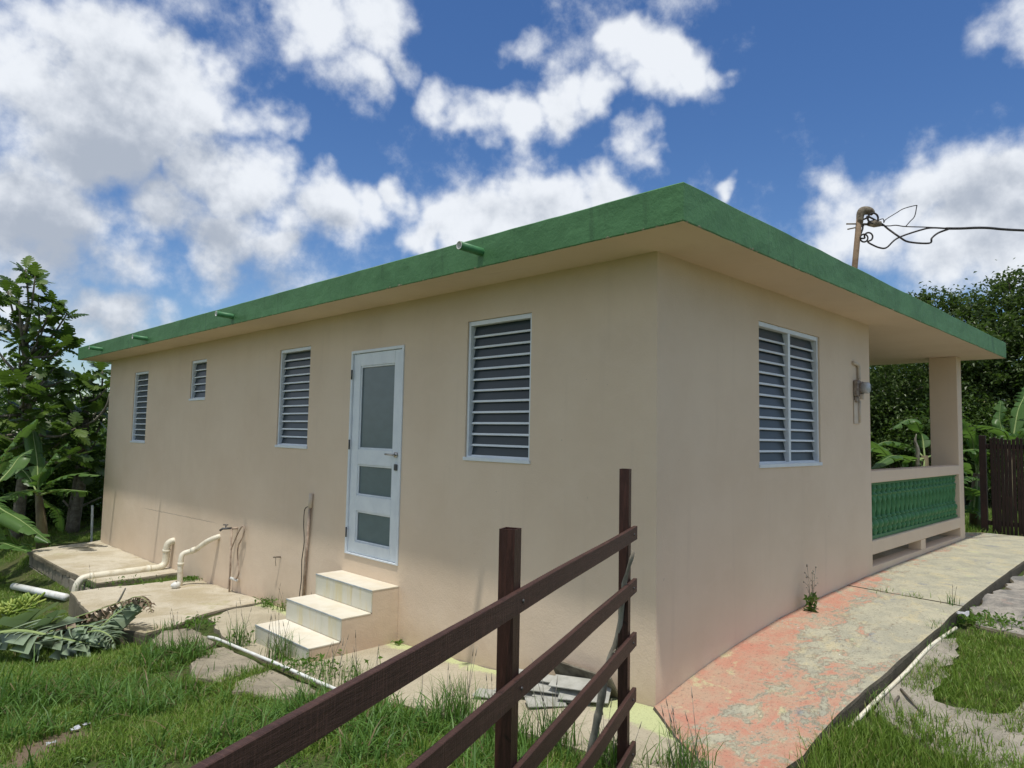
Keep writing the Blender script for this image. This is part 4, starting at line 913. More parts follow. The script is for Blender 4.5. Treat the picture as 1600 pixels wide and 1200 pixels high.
def lawn(name, poly, tufts_per_m2, hrange, per, mat, seed, spread=.03, wid=.006, bare=.28, dens_far=True, holes=(), zoff=0, lean=(.15, 1.1), parent=None, kind='stuff', warp=1.0):
    P = np.array(poly); x0, y0 = P.min(0); x1, y1 = P.max(0); A = (x1 - x0) * (y1 - y0); N_ = int(A * tufts_per_m2)
    x = RNG.uniform(x0, x1, N_); y = RNG.uniform(y0, y1, N_); wx = .16 * vnoise(x, y, 2.2, seed + 20) + .07 * vnoise(x, y, 8, seed + 21); wy = .16 * vnoise(x, y, 2.2, seed + 30) + .07 * vnoise(x, y, 8, seed + 31)
    jx = RNG.normal(0, .075, len(x)); jy = RNG.normal(0, .075, len(x)); k = inpoly(x + wx * warp + jx, y + wy * warp + jy, poly)
    for h in holes: k &= ~inpoly(x + wx * .45 + jx * .5, y + wy * .45 + jy * .5, h)
    x, y = x[k], y[k]
    if dens_far:
        d = np.hypot(x - CAM.x, y - CAM.y); k = RNG.uniform(0, 1, len(x)) < np.clip((5.5 / d) ** 1.3, .12, 1); x, y = x[k], y[k]
    nz = vnoise(x, y, 1.6, seed) + .45 * vnoise(x, y, 6, seed + 3)
    k = nz > -bare * RNG.uniform(.6, 1.7, len(x)); x, y, nz = x[k], y[k], nz[k]
    n = len(x); hh = RNG.uniform(*hrange, n) * (1 + .8 * np.clip(nz, -.5, .8))
    x = np.repeat(x, per); y = np.repeat(y, per); hh = np.repeat(hh, per) * RNG.uniform(.5, 1.15, n * per)
    x = x + RNG.normal(0, spread, len(x)); y = y + RNG.normal(0, spread, len(y))
    pos = np.stack([x, y, soil(x, y) - .008 + zoff], -1)
    r = blades(pos, hh, wid * RNG.uniform(.6, 1.5, len(x)), RNG.uniform(0, 6.283, len(x)), RNG.uniform(*lean, len(x)), mat, name)
    o = fastmesh(name, *r, mat, parent); LAWN.append(o); tag(o, LAWN_LABELS[len(LAWN) - 1], 'grass', kind=kind); return o
slabs_poly = [[(0, 5.4), (-1.3, 5.0), (-1.56, 4.9), (-1.68, 5.4), (-1.70, 6.3), (-1.54, 7.9), (0, 7.75)], [(0, 8.15), (-1.2, 8.05), (-1.22, 12.05), (.4, 12.5), (.4, 8.1)]]
stones = [[(-1.12, 4.1), (-1.08, 4.95), (-1.36, 5.05), (-1.56, 4.6), (-1.50, 4.1), (-1.32, 3.98)], [(-1.15, 3.05), (-1.15, 3.88), (-1.36, 3.88), (-1.58, 3.52), (-1.70, 3.15), (-1.6, 2.95)], [(-1.18, 2.15), (-1.18, 2.9), (-1.52, 2.75), (-1.64, 2.55), (-1.46, 2.2)]]
dirt = [[(-2.55, 2.5), (-2.62, 2.7), (-2.8, 2.62), (-3.0, 2.45), (-3.2, 2.15), (-3.0, 2.08), (-2.75, 2.3)]]
lawnL = [(-1.14, 1.3), (-1.1, 1.75), (-1.20, 2.1), (-1.22, 4.9), (-1.1, 5.3), (-.35, 5.48), (-.1, 8.15), (-1.2, 8.1), (-1.2, 12), (.4, 12.5), (2.5, 12.5), (2.5, 17.5), (-9, 17.5), (-9, 3), (-5, 1.2), (-4.2, .6), (-3.2, .2), (-2.6, .0), (-2.0, -.7), (-.72, -1.2), (-.62, -.5), (-.8, -.2), (-.92, .3), (-1.0, .9)]
g1 = lawn('grass', lawnL, 3000, (.030, .080), 5, M['grass'], 1, holes=slabs_poly + stones + dirt, bare=.25, wid=.0056, warp=.3)
nearG = [(-1.25, 5.0), (-1.7, 4.8), (-4, 4.6), (-4.4, .6), (-2.6, -.2), (-1.6, -.9), (-.7, -.9), (-.7, -.35), (-.9, .4), (-1.0, 1.1), (-1.06, 1.8), (-1.45, 2.2), (-1.72, 2.6), (-1.78, 3.1), (-1.45, 3.9), (-1.6, 4.5)]
lawn('grass', nearG, 90, (.11, .24), 18, M['grass_dark'], 4, spread=.045, wid=.0095, bare=.02, dens_far=False, holes=stones + dirt + [[(-3.4, 3.7), (-1.5, 4.2), (-1.4, 5.2), (-3.6, 5.4)]], lean=(.2, 1.5))
# low broad leaved ground cover mixed into the lawn
def cover(name, poly, dens, size, mat, seed, holes=(), zlift=.02):
    P = np.array(poly); x0, y0 = P.min(0); x1, y1 = P.max(0); N_ = int((x1 - x0) * (y1 - y0) * dens)
    x = RNG.uniform(x0, x1, N_); y = RNG.uniform(y0, y1, N_); k = inpoly(x, y, poly)
    for h in holes: k &= ~inpoly(x, y, h)
    x, y = x[k], y[k]; nz = vnoise(x, y, 2.1, seed); k = nz > RNG.uniform(-.15, .25, len(x)); x, y = x[k], y[k]; n = len(x)
    c = np.stack([x, y, soil(x, y) + RNG.uniform(.0, zlift * 2, n)], -1)
    return leafcloud(name, c, RNG.uniform(*size, n), mat, up=1.4)
def leafcloud(name, c, L_, mat, parent=None, up=.6, aspect=.42, loc=(0, 0, 0), kind=None, droop=.25, ct=None):
    n = len(c); nrm = RNG.normal(0, 1, (n, 3)); nrm[:, 2] = np.abs(nrm[:, 2]) + up; nrm /= np.linalg.norm(nrm, axis=1)[:, None]
    a = np.cross(nrm, RNG.normal(0, 1, (n, 3))); a /= np.linalg.norm(a, axis=1)[:, None]; b_ = np.cross(nrm, a); L_ = np.asarray(L_)[:, None]
    V = np.stack([c - a * L_ * .5, c - a * L_ * .05 + b_ * L_ * aspect * .5 + nrm * L_ * .08, c + a * L_ * .5 - nrm * L_ * droop, c - a * L_ * .05 - b_ * L_ * aspect * .5 + nrm * L_ * .08], 1).reshape(-1, 3)
    base = np.arange(n)[:, None] * 4; tris = np.concatenate([base + np.array([[0, 3, 2]]), base + np.array([[0, 2, 1]])], 0)
    tt = RNG.uniform(0, 1, n); tt = tt if ct is None else tt * .45 + ct * .5
    tint = np.repeat(tt, 4)
    o = fastmesh(name, V, np.zeros((0, 4), int), tris, tint, mat, parent, False, loc)
    if kind: o['kind'] = kind
    return o
o = cover('ground_cover', nearG, 1500, (.018, .038), M['weed'], 6, stones + dirt); tag(o, 'small round leaved weeds mixed into the left foreground lawn', 'ground cover', kind='stuff')
# grass on the right-hand side
lawnR = [(1.75, -1.12), (2.72, -1.13), (3.0, -1.52), (3.1, -2.6), (2.0, -2.6), (1.5, -1.85), (1.2, -1.78), (1.35, -1.4), (1.25, -1.2)]
lawn('grass', lawnR, 4200, (.03, .075), 5, M['grass'], 8, bare=.25, wid=.005)
bottomR = [(-.05, -1.0), (.12, -.98), (.52, -1.0), (.68, -1.12), (.72, -1.22), (.52, -1.40), (.3, -2.2), (-.9, -2.3), (-.9, -1.3)]
lawn('grass', bottomR, 2200, (.08, .15), 6, M['grass'], 12, bare=.5, wid=.006, lean=(.05, .7), dens_far=False)
lawn('grass', [(8.95, .95), (14, 3), (14, -4), (9.05, -4), (9.05, -.9)], 500, (.09, .2), 6, M['grass'], 14, bare=.6, wid=.012, dens_far=False, lean=(.1, .8))
lawn('grass', [(.5, -.985), (3.2, -.985), (3.2, -1.10), (.5, -1.08)], 500, (.04, .10), 6, M['grass_dark'], 15, bare=.02, wid=.006, dens_far=False)
lawn('grass', [(1.45, -1.08), (2.9, -1.08), (3.2, -1.5), (3.2, -2.8), (1.8, -2.8), (1.25, -2.1), (.95, -1.78), (1.15, -1.35)], 1000, (.03, .075), 5, M['grass'], 41, bare=.12, wid=.005, zoff=.028)
lawn('grass', [(.5, -1.02), (.8, -1.08), (.98, -1.3), (.8, -1.6), (.5, -2.4), (.2, -2.0)], 700, (.05, .12), 6, M['grass'], 42, bare=.15, wid=.006, zoff=.028, dens_far=False)
def clump(x, y, n, h, spread, label, mat='grass_dark', wid=.006, lean=(.05, .9), z=None, broad=0, stalks=0, name='grass_tuft', cat='grass clump'):
    zz = float(gf(x, y)) if z is None else z
    if label is None: par = None
    t = thing(name, (x, y, zz), label, cat)
    pos = np.stack([x + RNG.normal(0, spread, n), y + RNG.normal(0, spread, n), np.full(n, zz - .01)], -1)
    r = blades(pos, RNG.uniform(.45, 1, n) * h, wid * RNG.uniform(.6, 1.3, n), RNG.uniform(0, 6.283, n), RNG.uniform(*lean, n), None, '')
    tag(fastmesh('blades', *r, M[mat], t, loc=(x, y, zz)), kind='stuff')
    if broad:
        c = np.stack([x + RNG.normal(0, spread * 1.3, broad), y + RNG.normal(0, spread * 1.3, broad), zz + RNG.uniform(.01, h * .5, broad)], -1)
        leafcloud('leaves', c, RNG.uniform(.03, .07, broad), M['weed'], t, up=.8, loc=(x, y, zz), kind='stuff')
    if stalks:
        m = MB()
        for i in range(stalks):
            a = RNG.uniform(0, 6.28); e = RNG.uniform(.05, .35); hh = h * RNG.uniform(1.0, 1.6); b0 = Vector((x + RNG.normal(0, spread), y + RNG.normal(0, spread), zz))
            tip = b0 + Vector((math.cos(a) * math.sin(e), math.sin(a) * math.sin(e), math.cos(e))) * hh; m.tube([b0, b0.lerp(tip, .5) + Vector((0, 0, .01)), tip], [.0022, .0018, .001], 5)
            m.tube([tip - (tip - b0) * .14, tip], [.0030, .0012], 5)
        tag(m.build('seed_stalks', M['stick'], t, True), kind='stuff')
    return t
G2 = 'weeds along the house wall'
for args in [(-.07, 5.30, 40, .16, .06, 'low leafy weeds at the wall between tap and conduit', dict(broad=60)),
             (-.06, 4.95, 30, .20, .05, 'upright weeds at the wall just left of the conduit', dict(broad=26, stalks=3)),
             (-.08, 4.30, 26, .20, .06, 'weeds growing between the conduit and the top step', dict(broad=20, stalks=3)),
             (-.25, 4.05, 36, .15, .06, 'grass tuft against the left side of the steps', dict(broad=24)),
             (-.10, 7.55, 20, .10, .05, 'bushy green weed behind the narrower drain pipe', dict(broad=110)),
             (-1.25, 8.05, 50, .18, .10, 'grass tuft where the thick drain pipe reaches the ground', dict(stalks=2)),
             (-.75, 8.0, 24, .10, .12, 'sparse weeds in the gap between the two patio slabs', dict(broad=40)),
             (-1.06, 3.80, 80, .28, .06, 'tall dark grass at the left corner of the bottom step', dict(stalks=5, broad=20)),
             (-1.02, 3.12, 110, .30, .06, 'tall spiky grass in front of the bottom step', dict(stalks=8)),
             (-1.02, 2.70, 90, .14, .10, 'low grass at the right corner of the bottom step', dict(broad=60)),
             (-.98, 2.30, 90, .20, .12, 'grass spreading over the thin pipe right of the steps', dict(stalks=5, broad=40)),
             (-1.02, 1.95, 90, .26, .10, 'tall grass at the end of the thin white pipe', dict(stalks=6)),
             (-1.42, 4.00, 70, .20, .07, 'spiky grass between the first two flagstones', dict(stalks=3)),
             (-1.45, 2.96, 60, .10, .10, 'short grass in the joint of the nearer flagstones', dict()),
             (-1.02, 4.95, 60, .10, .08, 'green weeds at the near corner of the patio slab', dict(broad=70, stalks=3)),
             (-1.30, 5.25 - .3, 50, .14, .07, 'grass tuft on the left of the first flagstone', dict(stalks=2)),
             (-.05, 2.74, 6, .04, .02, 'small round leaved weed where the steps meet the wall', dict(broad=16)),
             (-.93, .92, 180, .30, .07, 'tall grass clump left of the nearer fence post', dict(stalks=6)),
             (-.98, .45, 180, .30, .08, 'tall grass clump seen between the two fence posts', dict(stalks=7)),
             (-.92, .08, 150, .30, .07, 'grass clump in front of the pile of tiles', dict(stalks=5)),
             (-.86, -.28, 120, .22, .07, 'grass clump behind the end post of the fence', dict(stalks=8)),
             (-.66, -.62, 150, .26, .07, 'grass with long seed stalks at the corner of the walkway', dict(stalks=6)),
             (-.30, -.30, 14, .10, .03, 'few thin blades in the crack below the house corner', dict(stalks=2)),
             (3.32, -.35, 20, .06, .05, 'tiny weeds in the joint of the walkway near the wall', dict(mat='grass')),
             (3.30, -.62, 26, .07, .05, 'weeds in the joint near the middle of the walkway', dict(mat='grass')),
             (3.25, -.93, 24, .16, .04, 'thin grass at the outer end of the walkway joint', dict(stalks=2)),
             (2.45, -1.03, 60, .22, .05, 'grass tuft over the pipe at the walkway edge', dict(z=float(soil(2.4, -1.1)))),
             (.95, -1.03, 60, .2, .06, 'grass tuft at the near end of the cream pipe', dict(z=float(soil(.95, -1.1)))),
             (3.15, -1.15, 120, .16, .13, 'bright leafy weed patch below the walkway joint', dict(z=float(soil(3.1, -1.1)), broad=320, mat='grass'))]:
    clump(*args[:6], **args[6])
wp = thing('weed', (2.24, -.10, .27), 'flowering weed growing out of the base of the short wall', 'weed')
m = MB()
for i in range(5):
    a = i * 1.3; tip = Vector((2.24 + .05 * math.cos(a), -.10 + .04 * math.sin(a), .27 + .34 + .05 * math.sin(i * 2.1)))
    b0 = Vector((2.24, -.10, .27)); m.tube([b0, b0.lerp(tip, .6) + Vector((.01, 0, .0)), tip], [.003, .002, .0015], 5)
    m.tube([tip - Vector((0, 0, .02)), tip], [.008, .004], 6)
    for j in range(2): q = b0.lerp(tip, .5 + .2 * j); t2 = q + Vector((.04 * math.cos(a + 2 + j), .03 * math.sin(a + j), .05)); m.tube([q, t2], [.0018, .0012], 4); m.tube([t2 - Vector((0, 0, .012)), t2], [.006, .003], 5)
m.build('stalks', M['stick'], wp, True)
c = np.stack([2.22 + RNG.normal(0, .04, 34), -.11 + RNG.normal(0, .025, 34), .27 + RNG.uniform(0, .13, 34)], -1); leafcloud('leaves', c, RNG.uniform(.05, .09, 34), M['shrub_leaf'], wp, up=.4, loc=(2.24, -.1, .27))
c = np.stack([-.0 + RNG.normal(0, .0, 1), -.0 + RNG.normal(0, .0, 1), RNG.uniform(0, .1, 1)], -1)

# trees
def crown(name, parent, blobs, n, size, mat, clump_r=.45, up=.5, loc=(0, 0, 0), per=45):
    nc = max(1, n // per); w = np.array([b_[3] * b_[4] * b_[5] for b_ in blobs]) ** .67; w /= w.sum(); ids = RNG.choice(len(blobs), nc, p=w); B = np.array(blobs)[ids]
    d = RNG.normal(0, 1, (nc, 3)); d /= np.linalg.norm(d, axis=1)[:, None]; rad = RNG.uniform(.45, 1.04, nc) ** .6
    cc = B[:, :3] + d * rad[:, None] * B[:, 3:6]
    csz = RNG.uniform(.35, 1.15, nc) * clump_r
    off = RNG.normal(0, 1, (nc, per, 3)) * csz[:, None, None] * np.array([1, 1, .6]) * .5
    c = (cc[:, None, :] + off).reshape(-1, 3)
    return leafcloud(name, c, RNG.uniform(*size, len(c)), mat, parent, up, .5, loc, ct=np.repeat(RNG.uniform(0, 1, nc), per))
def limbs(parent, base, top, r, blobs, seed, mat=None, nb=2):
    rr = random.Random(seed); m = MB(); b0 = Vector(base); t = Vector(top)
    pts = bez([b0, b0.lerp(t, .4) + Vector((rr.uniform(-.15, .15), rr.uniform(-.15, .15), 0)), t], 4); m.tube(pts, [r * (1 - .5 * k / (len(pts) - 1)) for k in range(len(pts))], 8)
    m.build('trunk', mat or M['bark'], parent, True)
    m = MB()
    for b_ in blobs:
        for k in range(nb):
            q = Vector(b_[:3]) + Vector((rr.uniform(-.6, .6) * b_[3], rr.uniform(-.6, .6) * b_[4], rr.uniform(-.3, .7) * b_[5]))
            s = b0.lerp(t, rr.uniform(.5, 1)); m.tube(bez([s, s.lerp(q, .5) + Vector((rr.uniform(-.3, .3), rr.uniform(-.3, .3), rr.uniform(0, .3))), q], 4), [r * .42 * (1 - .75 * k_ / 8) for k_ in range(9)], 6)
    m.build('limbs', mat or M['bark'], parent, True)
def bxy(x, y, D, rx, rz, ry=None): q = px(x, y, D); return (q.x, q.y, q.z, rx, ry or rx, rz)
TR = 'dense trees beyond the porch and gate'
def tree(label, base, D, blobs, n, size, mat, seed, group=TR, name='tree', cat='tree', r=.14, clump_r=.5):
    bx = px(base[0], base[1], D); z = -.3; t = thing(name, (bx.x, bx.y, z), label, cat, group)
    bl = [bxy(*b_) for b_ in blobs]; tp_ = Vector(bl[0][:3]); limbs(t, (bx.x, bx.y, z), tp_, r, bl, seed)
    crown('crown', t, bl, n, size, mat, clump_r, loc=(bx.x, bx.y, z)); return t
tree('tall spreading tree at the right edge with its top twigs against the sky', (1640, 800), 17, [(1660, 560, 17, 2.4, 1.7), (1590, 480, 17, 1.1, .7), (1600, 610, 16.5, 1.6, 1.2), (1572, 440, 17.2, .30, .22), (1530, 530, 16.5, .9, .6), (1640, 470, 17, .8, .5)], 26000, (.08, .15), M['tree_leaf'], 31)
tree('rounded tree whose top shows just above the green roof edge', (1500, 800), 18.5, [(1480, 560, 18.5, 1.7, 1.4), (1455, 475, 18.5, .75, .25), (1510, 500, 18.5, .9, .5), (1440, 470, 18.6, .35, .15), (1520, 640, 18, 1.6, 1.3)], 22000, (.08, .14), M['tree_leaf'], 32)
tree('dark leafy tree filling the view through the porch', (1400, 800), 17.5, [(1400, 600, 17.5, 2.1, 1.5), (1370, 660, 17, 1.6, 1.1), (1440, 650, 16.8, 1.4, 1.2), (1330, 600, 18, 1.8, 1.5)], 30000, (.07, .13), M['tree_leaf'], 33)
tree('smaller brighter tree seen low behind the porch column', (1470, 800), 15.8, [(1450, 680, 15.8, .9, .7), (1530, 690, 16, 1.2, .9), (1590, 720, 15.5, 1.2, .8)], 14000, (.07, .13), M['shrub_leaf'], 34)
# background thicket, further off all round
bl = []
rr = random.Random(8)
for x in range(1180, 2100, 110): bl.append(bxy(x, 655 + rr.uniform(-20, 20), 22, 2.2, 1.8))
for x in range(1180, 2100, 110): bl.append(bxy(x, 760, 20, 2.0, 1.2))
o = crown('thicket', None, bl, 42000, (.14, .26), M['tree_leaf'], .8, per=40); tag(o, 'dense dark thicket far behind the porch and the gate', 'thicket', kind='stuff')
bl = []
for x in range(-700, 260, 90): bl.append(bxy(x, 640 + rr.uniform(-15, 15), 24, 2.0, 1.5))
for x in range(-700, 260, 90): bl.append(bxy(x, 745, 21, 1.8, 1.5))
for x in range(-700, 260, 90): bl.append(bxy(x, 805, 19.5, 1.5, .9))
o = crown('thicket', None, bl, 50000, (.13, .26), M['shrub_leaf'], .8, per=40); tag(o, 'dense dark thicket far behind the plants on the left', 'thicket', kind='stuff')

# breadfruit tree: rosettes of deeply lobed leaves at the branch ends
def lobed_leaf():
    out = []; L_ = 1.0
    side = [(0, .015), (.10, .05), (.18, .22), (.24, .20), (.27, .10), (.34, .30), (.42, .33), (.42, .13), (.50, .32), (.60, .34), (.58, .13), (.66, .27), (.76, .27), (.73, .10), (.82, .17), (.90, .12), (1.0, 0)]
    vs = []; fs = []
    for (x, w) in side: vs.append((x, 0, -.22 * x * x))
    for (x, w) in side: vs.append((x + w * .18, w, -.22 * x * x - .35 * w * w - .05 * w))
    for (x, w) in side: vs.append((x + w * .18, -w, -.22 * x * x - .35 * w * w - .05 * w))
    n = len(side)
    for i in range(n - 1):
        fs.append((i, i + 1, n + i + 1, n + i)); fs.append((i + 1, i, 2 * n + i, 2 * n + i + 1))
    return vs, fs
LV, LF = lobed_leaf()
lv_mesh = []
for k in range(5):
    me = bpy.data.meshes.new('leaf'); me.from_pydata(LV, [], LF); me.materials.append(M['breadfruit'])
    a = me.attributes.new('tint', 'FLOAT', 'POINT'); a.data.foreach_set('value', [(.1, .35, .55, .8, .2)[k]] * len(LV)); me.update(); lv_mesh.append(me)
def breadfruit(label, base, D, tips, trunk_top, seed, scale=.36, group='breadfruit trees at the left edge', cap=290):
    rr = random.Random(seed); b0 = px(*base, D); b0.z = -.6
    t = thing('breadfruit_tree', b0, label, 'tree', group); top = px(*trunk_top, D)
    m = MB(); pts = bez([b0, b0.lerp(top, .5) + Vector((.1, .1, 0)), top], 5); m.tube(pts, [.12 - .07 * k / (len(pts) - 1) for k in range(len(pts))], 8); m.build('trunk', M['bark'], t, True)
    m = MB(); bulk = []; cnt = 0
    for (x, y, dD) in tips:
        tip = px(x, y, D + dD); s = b0.lerp(top, rr.uniform(.5, 1)); s.z = min(s.z, tip.z - .1); s.z = max(s.z, tip.z - .9)
        s = b0.lerp(top, max(.3, min(1, (s.z - b0.z) / max(.1, top.z - b0.z))))
        mid = s.lerp(tip, .55) + Vector((rr.uniform(-.15, .15), rr.uniform(-.15, .15), -.12)); bp = bez([s, mid, tip], 4); m.tube(bp, [.035 - .022 * k / (len(bp) - 1) for k in range(len(bp))], 6)
        axis = (tip - mid).normalized(); nl = rr.randint(8, 12)
        for k in range(nl):
            az = k * 2.4 + rr.uniform(-.3, .3); el = rr.uniform(-.7, .6) if k < nl - 3 else rr.uniform(.5, 1.2)
            d = Vector((math.cos(az) * math.cos(el), math.sin(az) * math.cos(el), math.sin(el)))
            p0 = tip - axis * (.16 * rr.random()) + d * .03; up_ = Vector((0, 0, 1)) + d * -.2; y_ = up_.cross(d).normalized(); z_ = d.cross(y_); ro = rr.uniform(-.7, .7); y_, z_ = y_ * math.cos(ro) + z_ * math.sin(ro), z_ * math.cos(ro) - y_ * math.sin(ro)
            sc = scale * rr.uniform(.65, 1.15); R = Matrix((d, y_, z_)).transposed()
            k_ = rr.randint(0, 4)
            if cnt < cap:
                o = bpy.data.objects.new('leaf', lv_mesh[k_]); link(o, t); o.location = p0 - b0; o.rotation_euler = R.to_euler(); o.scale = (sc, sc, sc); cnt += 1
            else: bulk.append((p0, R, sc, k_))
    m.build('limbs', M['bark'], t, True)
    if bulk:
        mb_ = MB()
        for (p0, R, sc, k_) in bulk: mb_.add([p0 + R @ (Vector(v) * sc) for v in LV], LF, 0, (.1, .35, .55, .8, .2)[k_])
        tag(mb_.build('foliage', M['breadfruit'], t, tint=True), kind='stuff')
    return t
rr = random.Random(2)
tips = [(40, 420, 0), (25, 440, .3), (55, 432, -.3), (12, 455, 0), (30, 470, -.4), (60, 468, .2), (85, 468, 0), (75, 490, -.3), (45, 495, .4), (15, 500, .1), (105, 490, 0), (90, 520, .2), (100, 540, -.2), (112, 535, 0), (62, 515, -.3), (30, 530, 0), (-10, 470, .3), (-20, 520, 0), (70, 545, .3), (45, 560, -.4), (85, 575, 0), (20, 570, .2)]
for i in range(34): tips.append((rr.uniform(-70, 118), rr.uniform(565, 720), rr.uniform(-1.2, .8)))
breadfruit('tall breadfruit tree with deeply lobed leaves against the sky at far left', (25, 850), 14.0, tips, (40, 520), 5)
tips = [(143, 590, 0), (160, 575, .2), (168, 605, 0), (120, 600, .2), (105, 622, 0), (130, 640, 0), (150, 645, -.2), (95, 655, .3), (125, 685, -.3), (150, 690, .1), (110, 640, -.6), (165, 640, .2), (85, 690, -.2), (120, 720, .2), (142, 725, 0)]
breadfruit('slim young breadfruit tree beside the far corner of the house', (112, 845), 14.8, tips, (135, 620), 6, .38)
# pale thin tree trunk with forked branches below the canopy
ft = thing('tree', (px(108, 830, 15.2).x, px(108, 830, 15.2).y, -.7), 'pale thin trunk forking low in front of the dark thicket at left', 'tree')
m = MB(); m.tube(bez([px(108, 850, 15.2), px(112, 800, 15.2), px(118, 760, 15.2), px(124, 700, 15.2)], 4), [.10, .095, .09, .085, .08, .078, .075, .07, .065, .06, .055, .05, .045], 8); m.build('trunk', M['bark'], ft, True)
m = MB(); m.tube(bez([px(114, 800, 15.2), px(130, 790, 15.1), px(158, 777, 15)], 4), [.035, .033, .031, .028, .026, .023, .02, .018, .015], 6); m.build('limb', M['stick'], ft, True); m = MB(); m.tube(bez([px(113, 798, 15.2), px(106, 790, 15.1), px(99, 782, 15.1)], 4), .022, 6); m.build('limb', M['stick'], ft, True)
m = MB(); m.tube(bez([px(132, 665, 14.6), px(150, 655, 14.4), px(166, 635, 14.3), px(172, 615, 14.3)], 4), .022, 6); m.build('limb', M['stick'], ft, True)
crown('crown', ft, [bxy(150, 700, 15.5, .7, .9), bxy(150, 770, 15.8, .5, .5)], 2200, (.08, .14), M['shrub_leaf'], .3, loc=ft.location)
sh = 'shrubs below the trees at left'
for i, (x, y, D, rx, rz, n, lb) in enumerate(((30, 700, 16.0, 1.5, 1.1, 7000, 'dark shrub under the tall breadfruit tree'), (110, 740, 16.8, 1.6, 1.3, 8000, 'dark shrub behind the pale forked trunk'), (-60, 740, 15.5, 1.6, 1.4, 6000, 'dark shrub at the far left edge behind the banana plants'), (150, 790, 17.0, 1.0, .8, 4000, 'low shrub close to the far house corner'))):
    q = px(x, y, D); t = thing('shrub', (q.x, q.y, -.8), lb, 'shrub', sh)
    crown('foliage', t, [(q.x, q.y, q.z, rx, rx, rz), (q.x, q.y, q.z - .7, rx, rx, rz * .8)], n, (.09, .17), M['shrub_leaf'], .5, loc=(q.x, q.y, -.8))

# banana plants
def banana_leaf(parent, base, ctrl, W_, mat, seed, rip=.25, droop=.5, label=None, name='leaf', midmat=None, petiole=.15, flat=None):
    """base + ctrl: world points of the midrib"""
    rr = random.Random(seed); pts = bez([base] + ctrl, 12); n = len(pts); m = MB()
    def frame(i):
        d = (pts[min(i + 1, n - 1)] - pts[max(i - 1, 0)]).normalized(); s = d.cross(Vector((0, 0, 1)))
        if s.length < .05: s = Vector((1, 0, 0))
        s.normalize(); u = s.cross(d).normalized(); return d, s, u
    i0 = int(petiole * n)
    for sg in (-1, 1):
        i = i0; dr = droop * rr.uniform(.8, 1.2)
        while i < n - 1:
            k = rr.randint(2, 3) if rip > .85 else (rr.randint(2, 5) if rr.random() < rip * 1.4 else rr.randint(5, 10)); j = min(n - 1, i + k); dd = dr + rr.uniform(-.38, .42) * (1 if rip > .2 else .4); tw = rr.uniform(-.12, .12)
            row = []
            for a in range(i, j + 1):
                d, s, u = frame(a); t = (a - i0) / (n - 1 - i0); w = W_ * (math.sin(math.pi * min(1, t * .92 + .06)) ** .55) * (1 - .25 * t); w = max(w, .01)
                f = (a - i) / max(1, j - i); gap = (.10 if f < .5 else -.10) * rip * (2.6 if rip > .85 else (2.2 if k < 6 else .6))
                q = []
                for c, b_ in ((.0, 0), (.35, .25), (.7, .62), (1.0, 1.0)):
                    ang = .45 - dd * 1.5 * b_ + tw * c
                    o = s * (sg * w * c * math.cos(ang * .9 if c else 0)) + u * (w * (.22 * c - dd * .75 * c * c)) + d * (w * .28 * c + gap * w * c)
                    tap = .93 * c ** 1.3 if rip > .85 else (.22 * c * c if k < 6 else 0)
                    q.append(pts[a] + (pts[(i + j) // 2] - pts[a]) * tap + o)
                row.append(q)
            vs = [v for q in row for v in q]; fs = []
            for a in range(len(row) - 1):
                for c in range(3):
                    f = (a * 4 + c, a * 4 + c + 1, (a + 1) * 4 + c + 1, (a + 1) * 4 + c); fs.append(f if sg < 0 else f[::-1])
            m.add(vs, fs, 0, rr.uniform(.1, .85)); i = j
    m.tube(pts[:n - 1], [max(.004, .022 * (1 - k / n)) * (W_ / .28) for k in range(n - 1)], 6, 1)
    o = m.build(name, None, parent, True, mats=[mat, midmat or M['midrib']], tint=True)
    if label: o['label'] = label
    return o
def banana(label, bpx, D, leaves, stem_top, seed, group='banana plants', r=.11):
    b0 = px(*bpx, D); b0.z = float(soil(b0.x, b0.y)) - .05; top = px(*stem_top, D)
    t = thing('banana_plant', b0, label, 'banana plant', group)
    m = MB(); m.tube([b0, b0.lerp(top, .5) + Vector((.02, .02, 0)), top], [r, r * .8, r * .5], 10); m.build('stem', M['stem'], t, True)
    for i, L_ in enumerate(leaves):
        w = L_[0]; pts = [px(x, y, D + dd) for x, y, dd in L_[1:]]
        banana_leaf(t, top + Vector((0, 0, -.05)), pts, w, M['banana'], seed * 20 + i, rip=.6, droop=.62)
    return t
banana('banana plant with broad leaves reaching toward the far corner of the house', (68, 835), 12.8,
       [(.26, (68, 715, 0), (88, 665, .1), (108, 640, .1)) if False else (.27, (62, 745, 0), (85, 712, .1), (108, 690, .2)), (.22, (80, 755, 0), (115, 741, -.2), (156, 743, -.4)), (.26, (90, 766, -.2), (115, 766, -.5), (138, 768, -.8)),
        (.27, (50, 766, -.3), (25, 770, -.8), (2, 782, -1.2)), (.24, (45, 745, .3), (25, 728, .6), (5, 735, .9)), (.2, (58, 720, .3), (52, 680, .6), (50, 660, .8)), (.2, (78, 790, .2), (90, 800, .4), (96, 830, .6))], (60, 770), 1)
banana('banana plant at the left edge with one upright leaf and long drooping leaves', (-15, 865), 11.6,
       [(.25, (5, 715, 0), (30, 680, .1), (57, 655, .2)), (.22, (15, 735, .3), (30, 715, .6), (50, 702, .8)), (.28, (-5, 790, -.4), (35, 815, -.7), (78, 848, -.9)), (.24, (-10, 840, -.5), (10, 850, -.8), (45, 862, -1.)), (.24, (-30, 740, 0), (-60, 725, 0), (-100, 760, 0)), (.2, (-15, 720, .2), (-20, 670, .3), (-5, 630, .5)), (.2, (20, 845, .3), (40, 850, .5), (52, 862, .6))], (-12, 760), 2, r=.13)
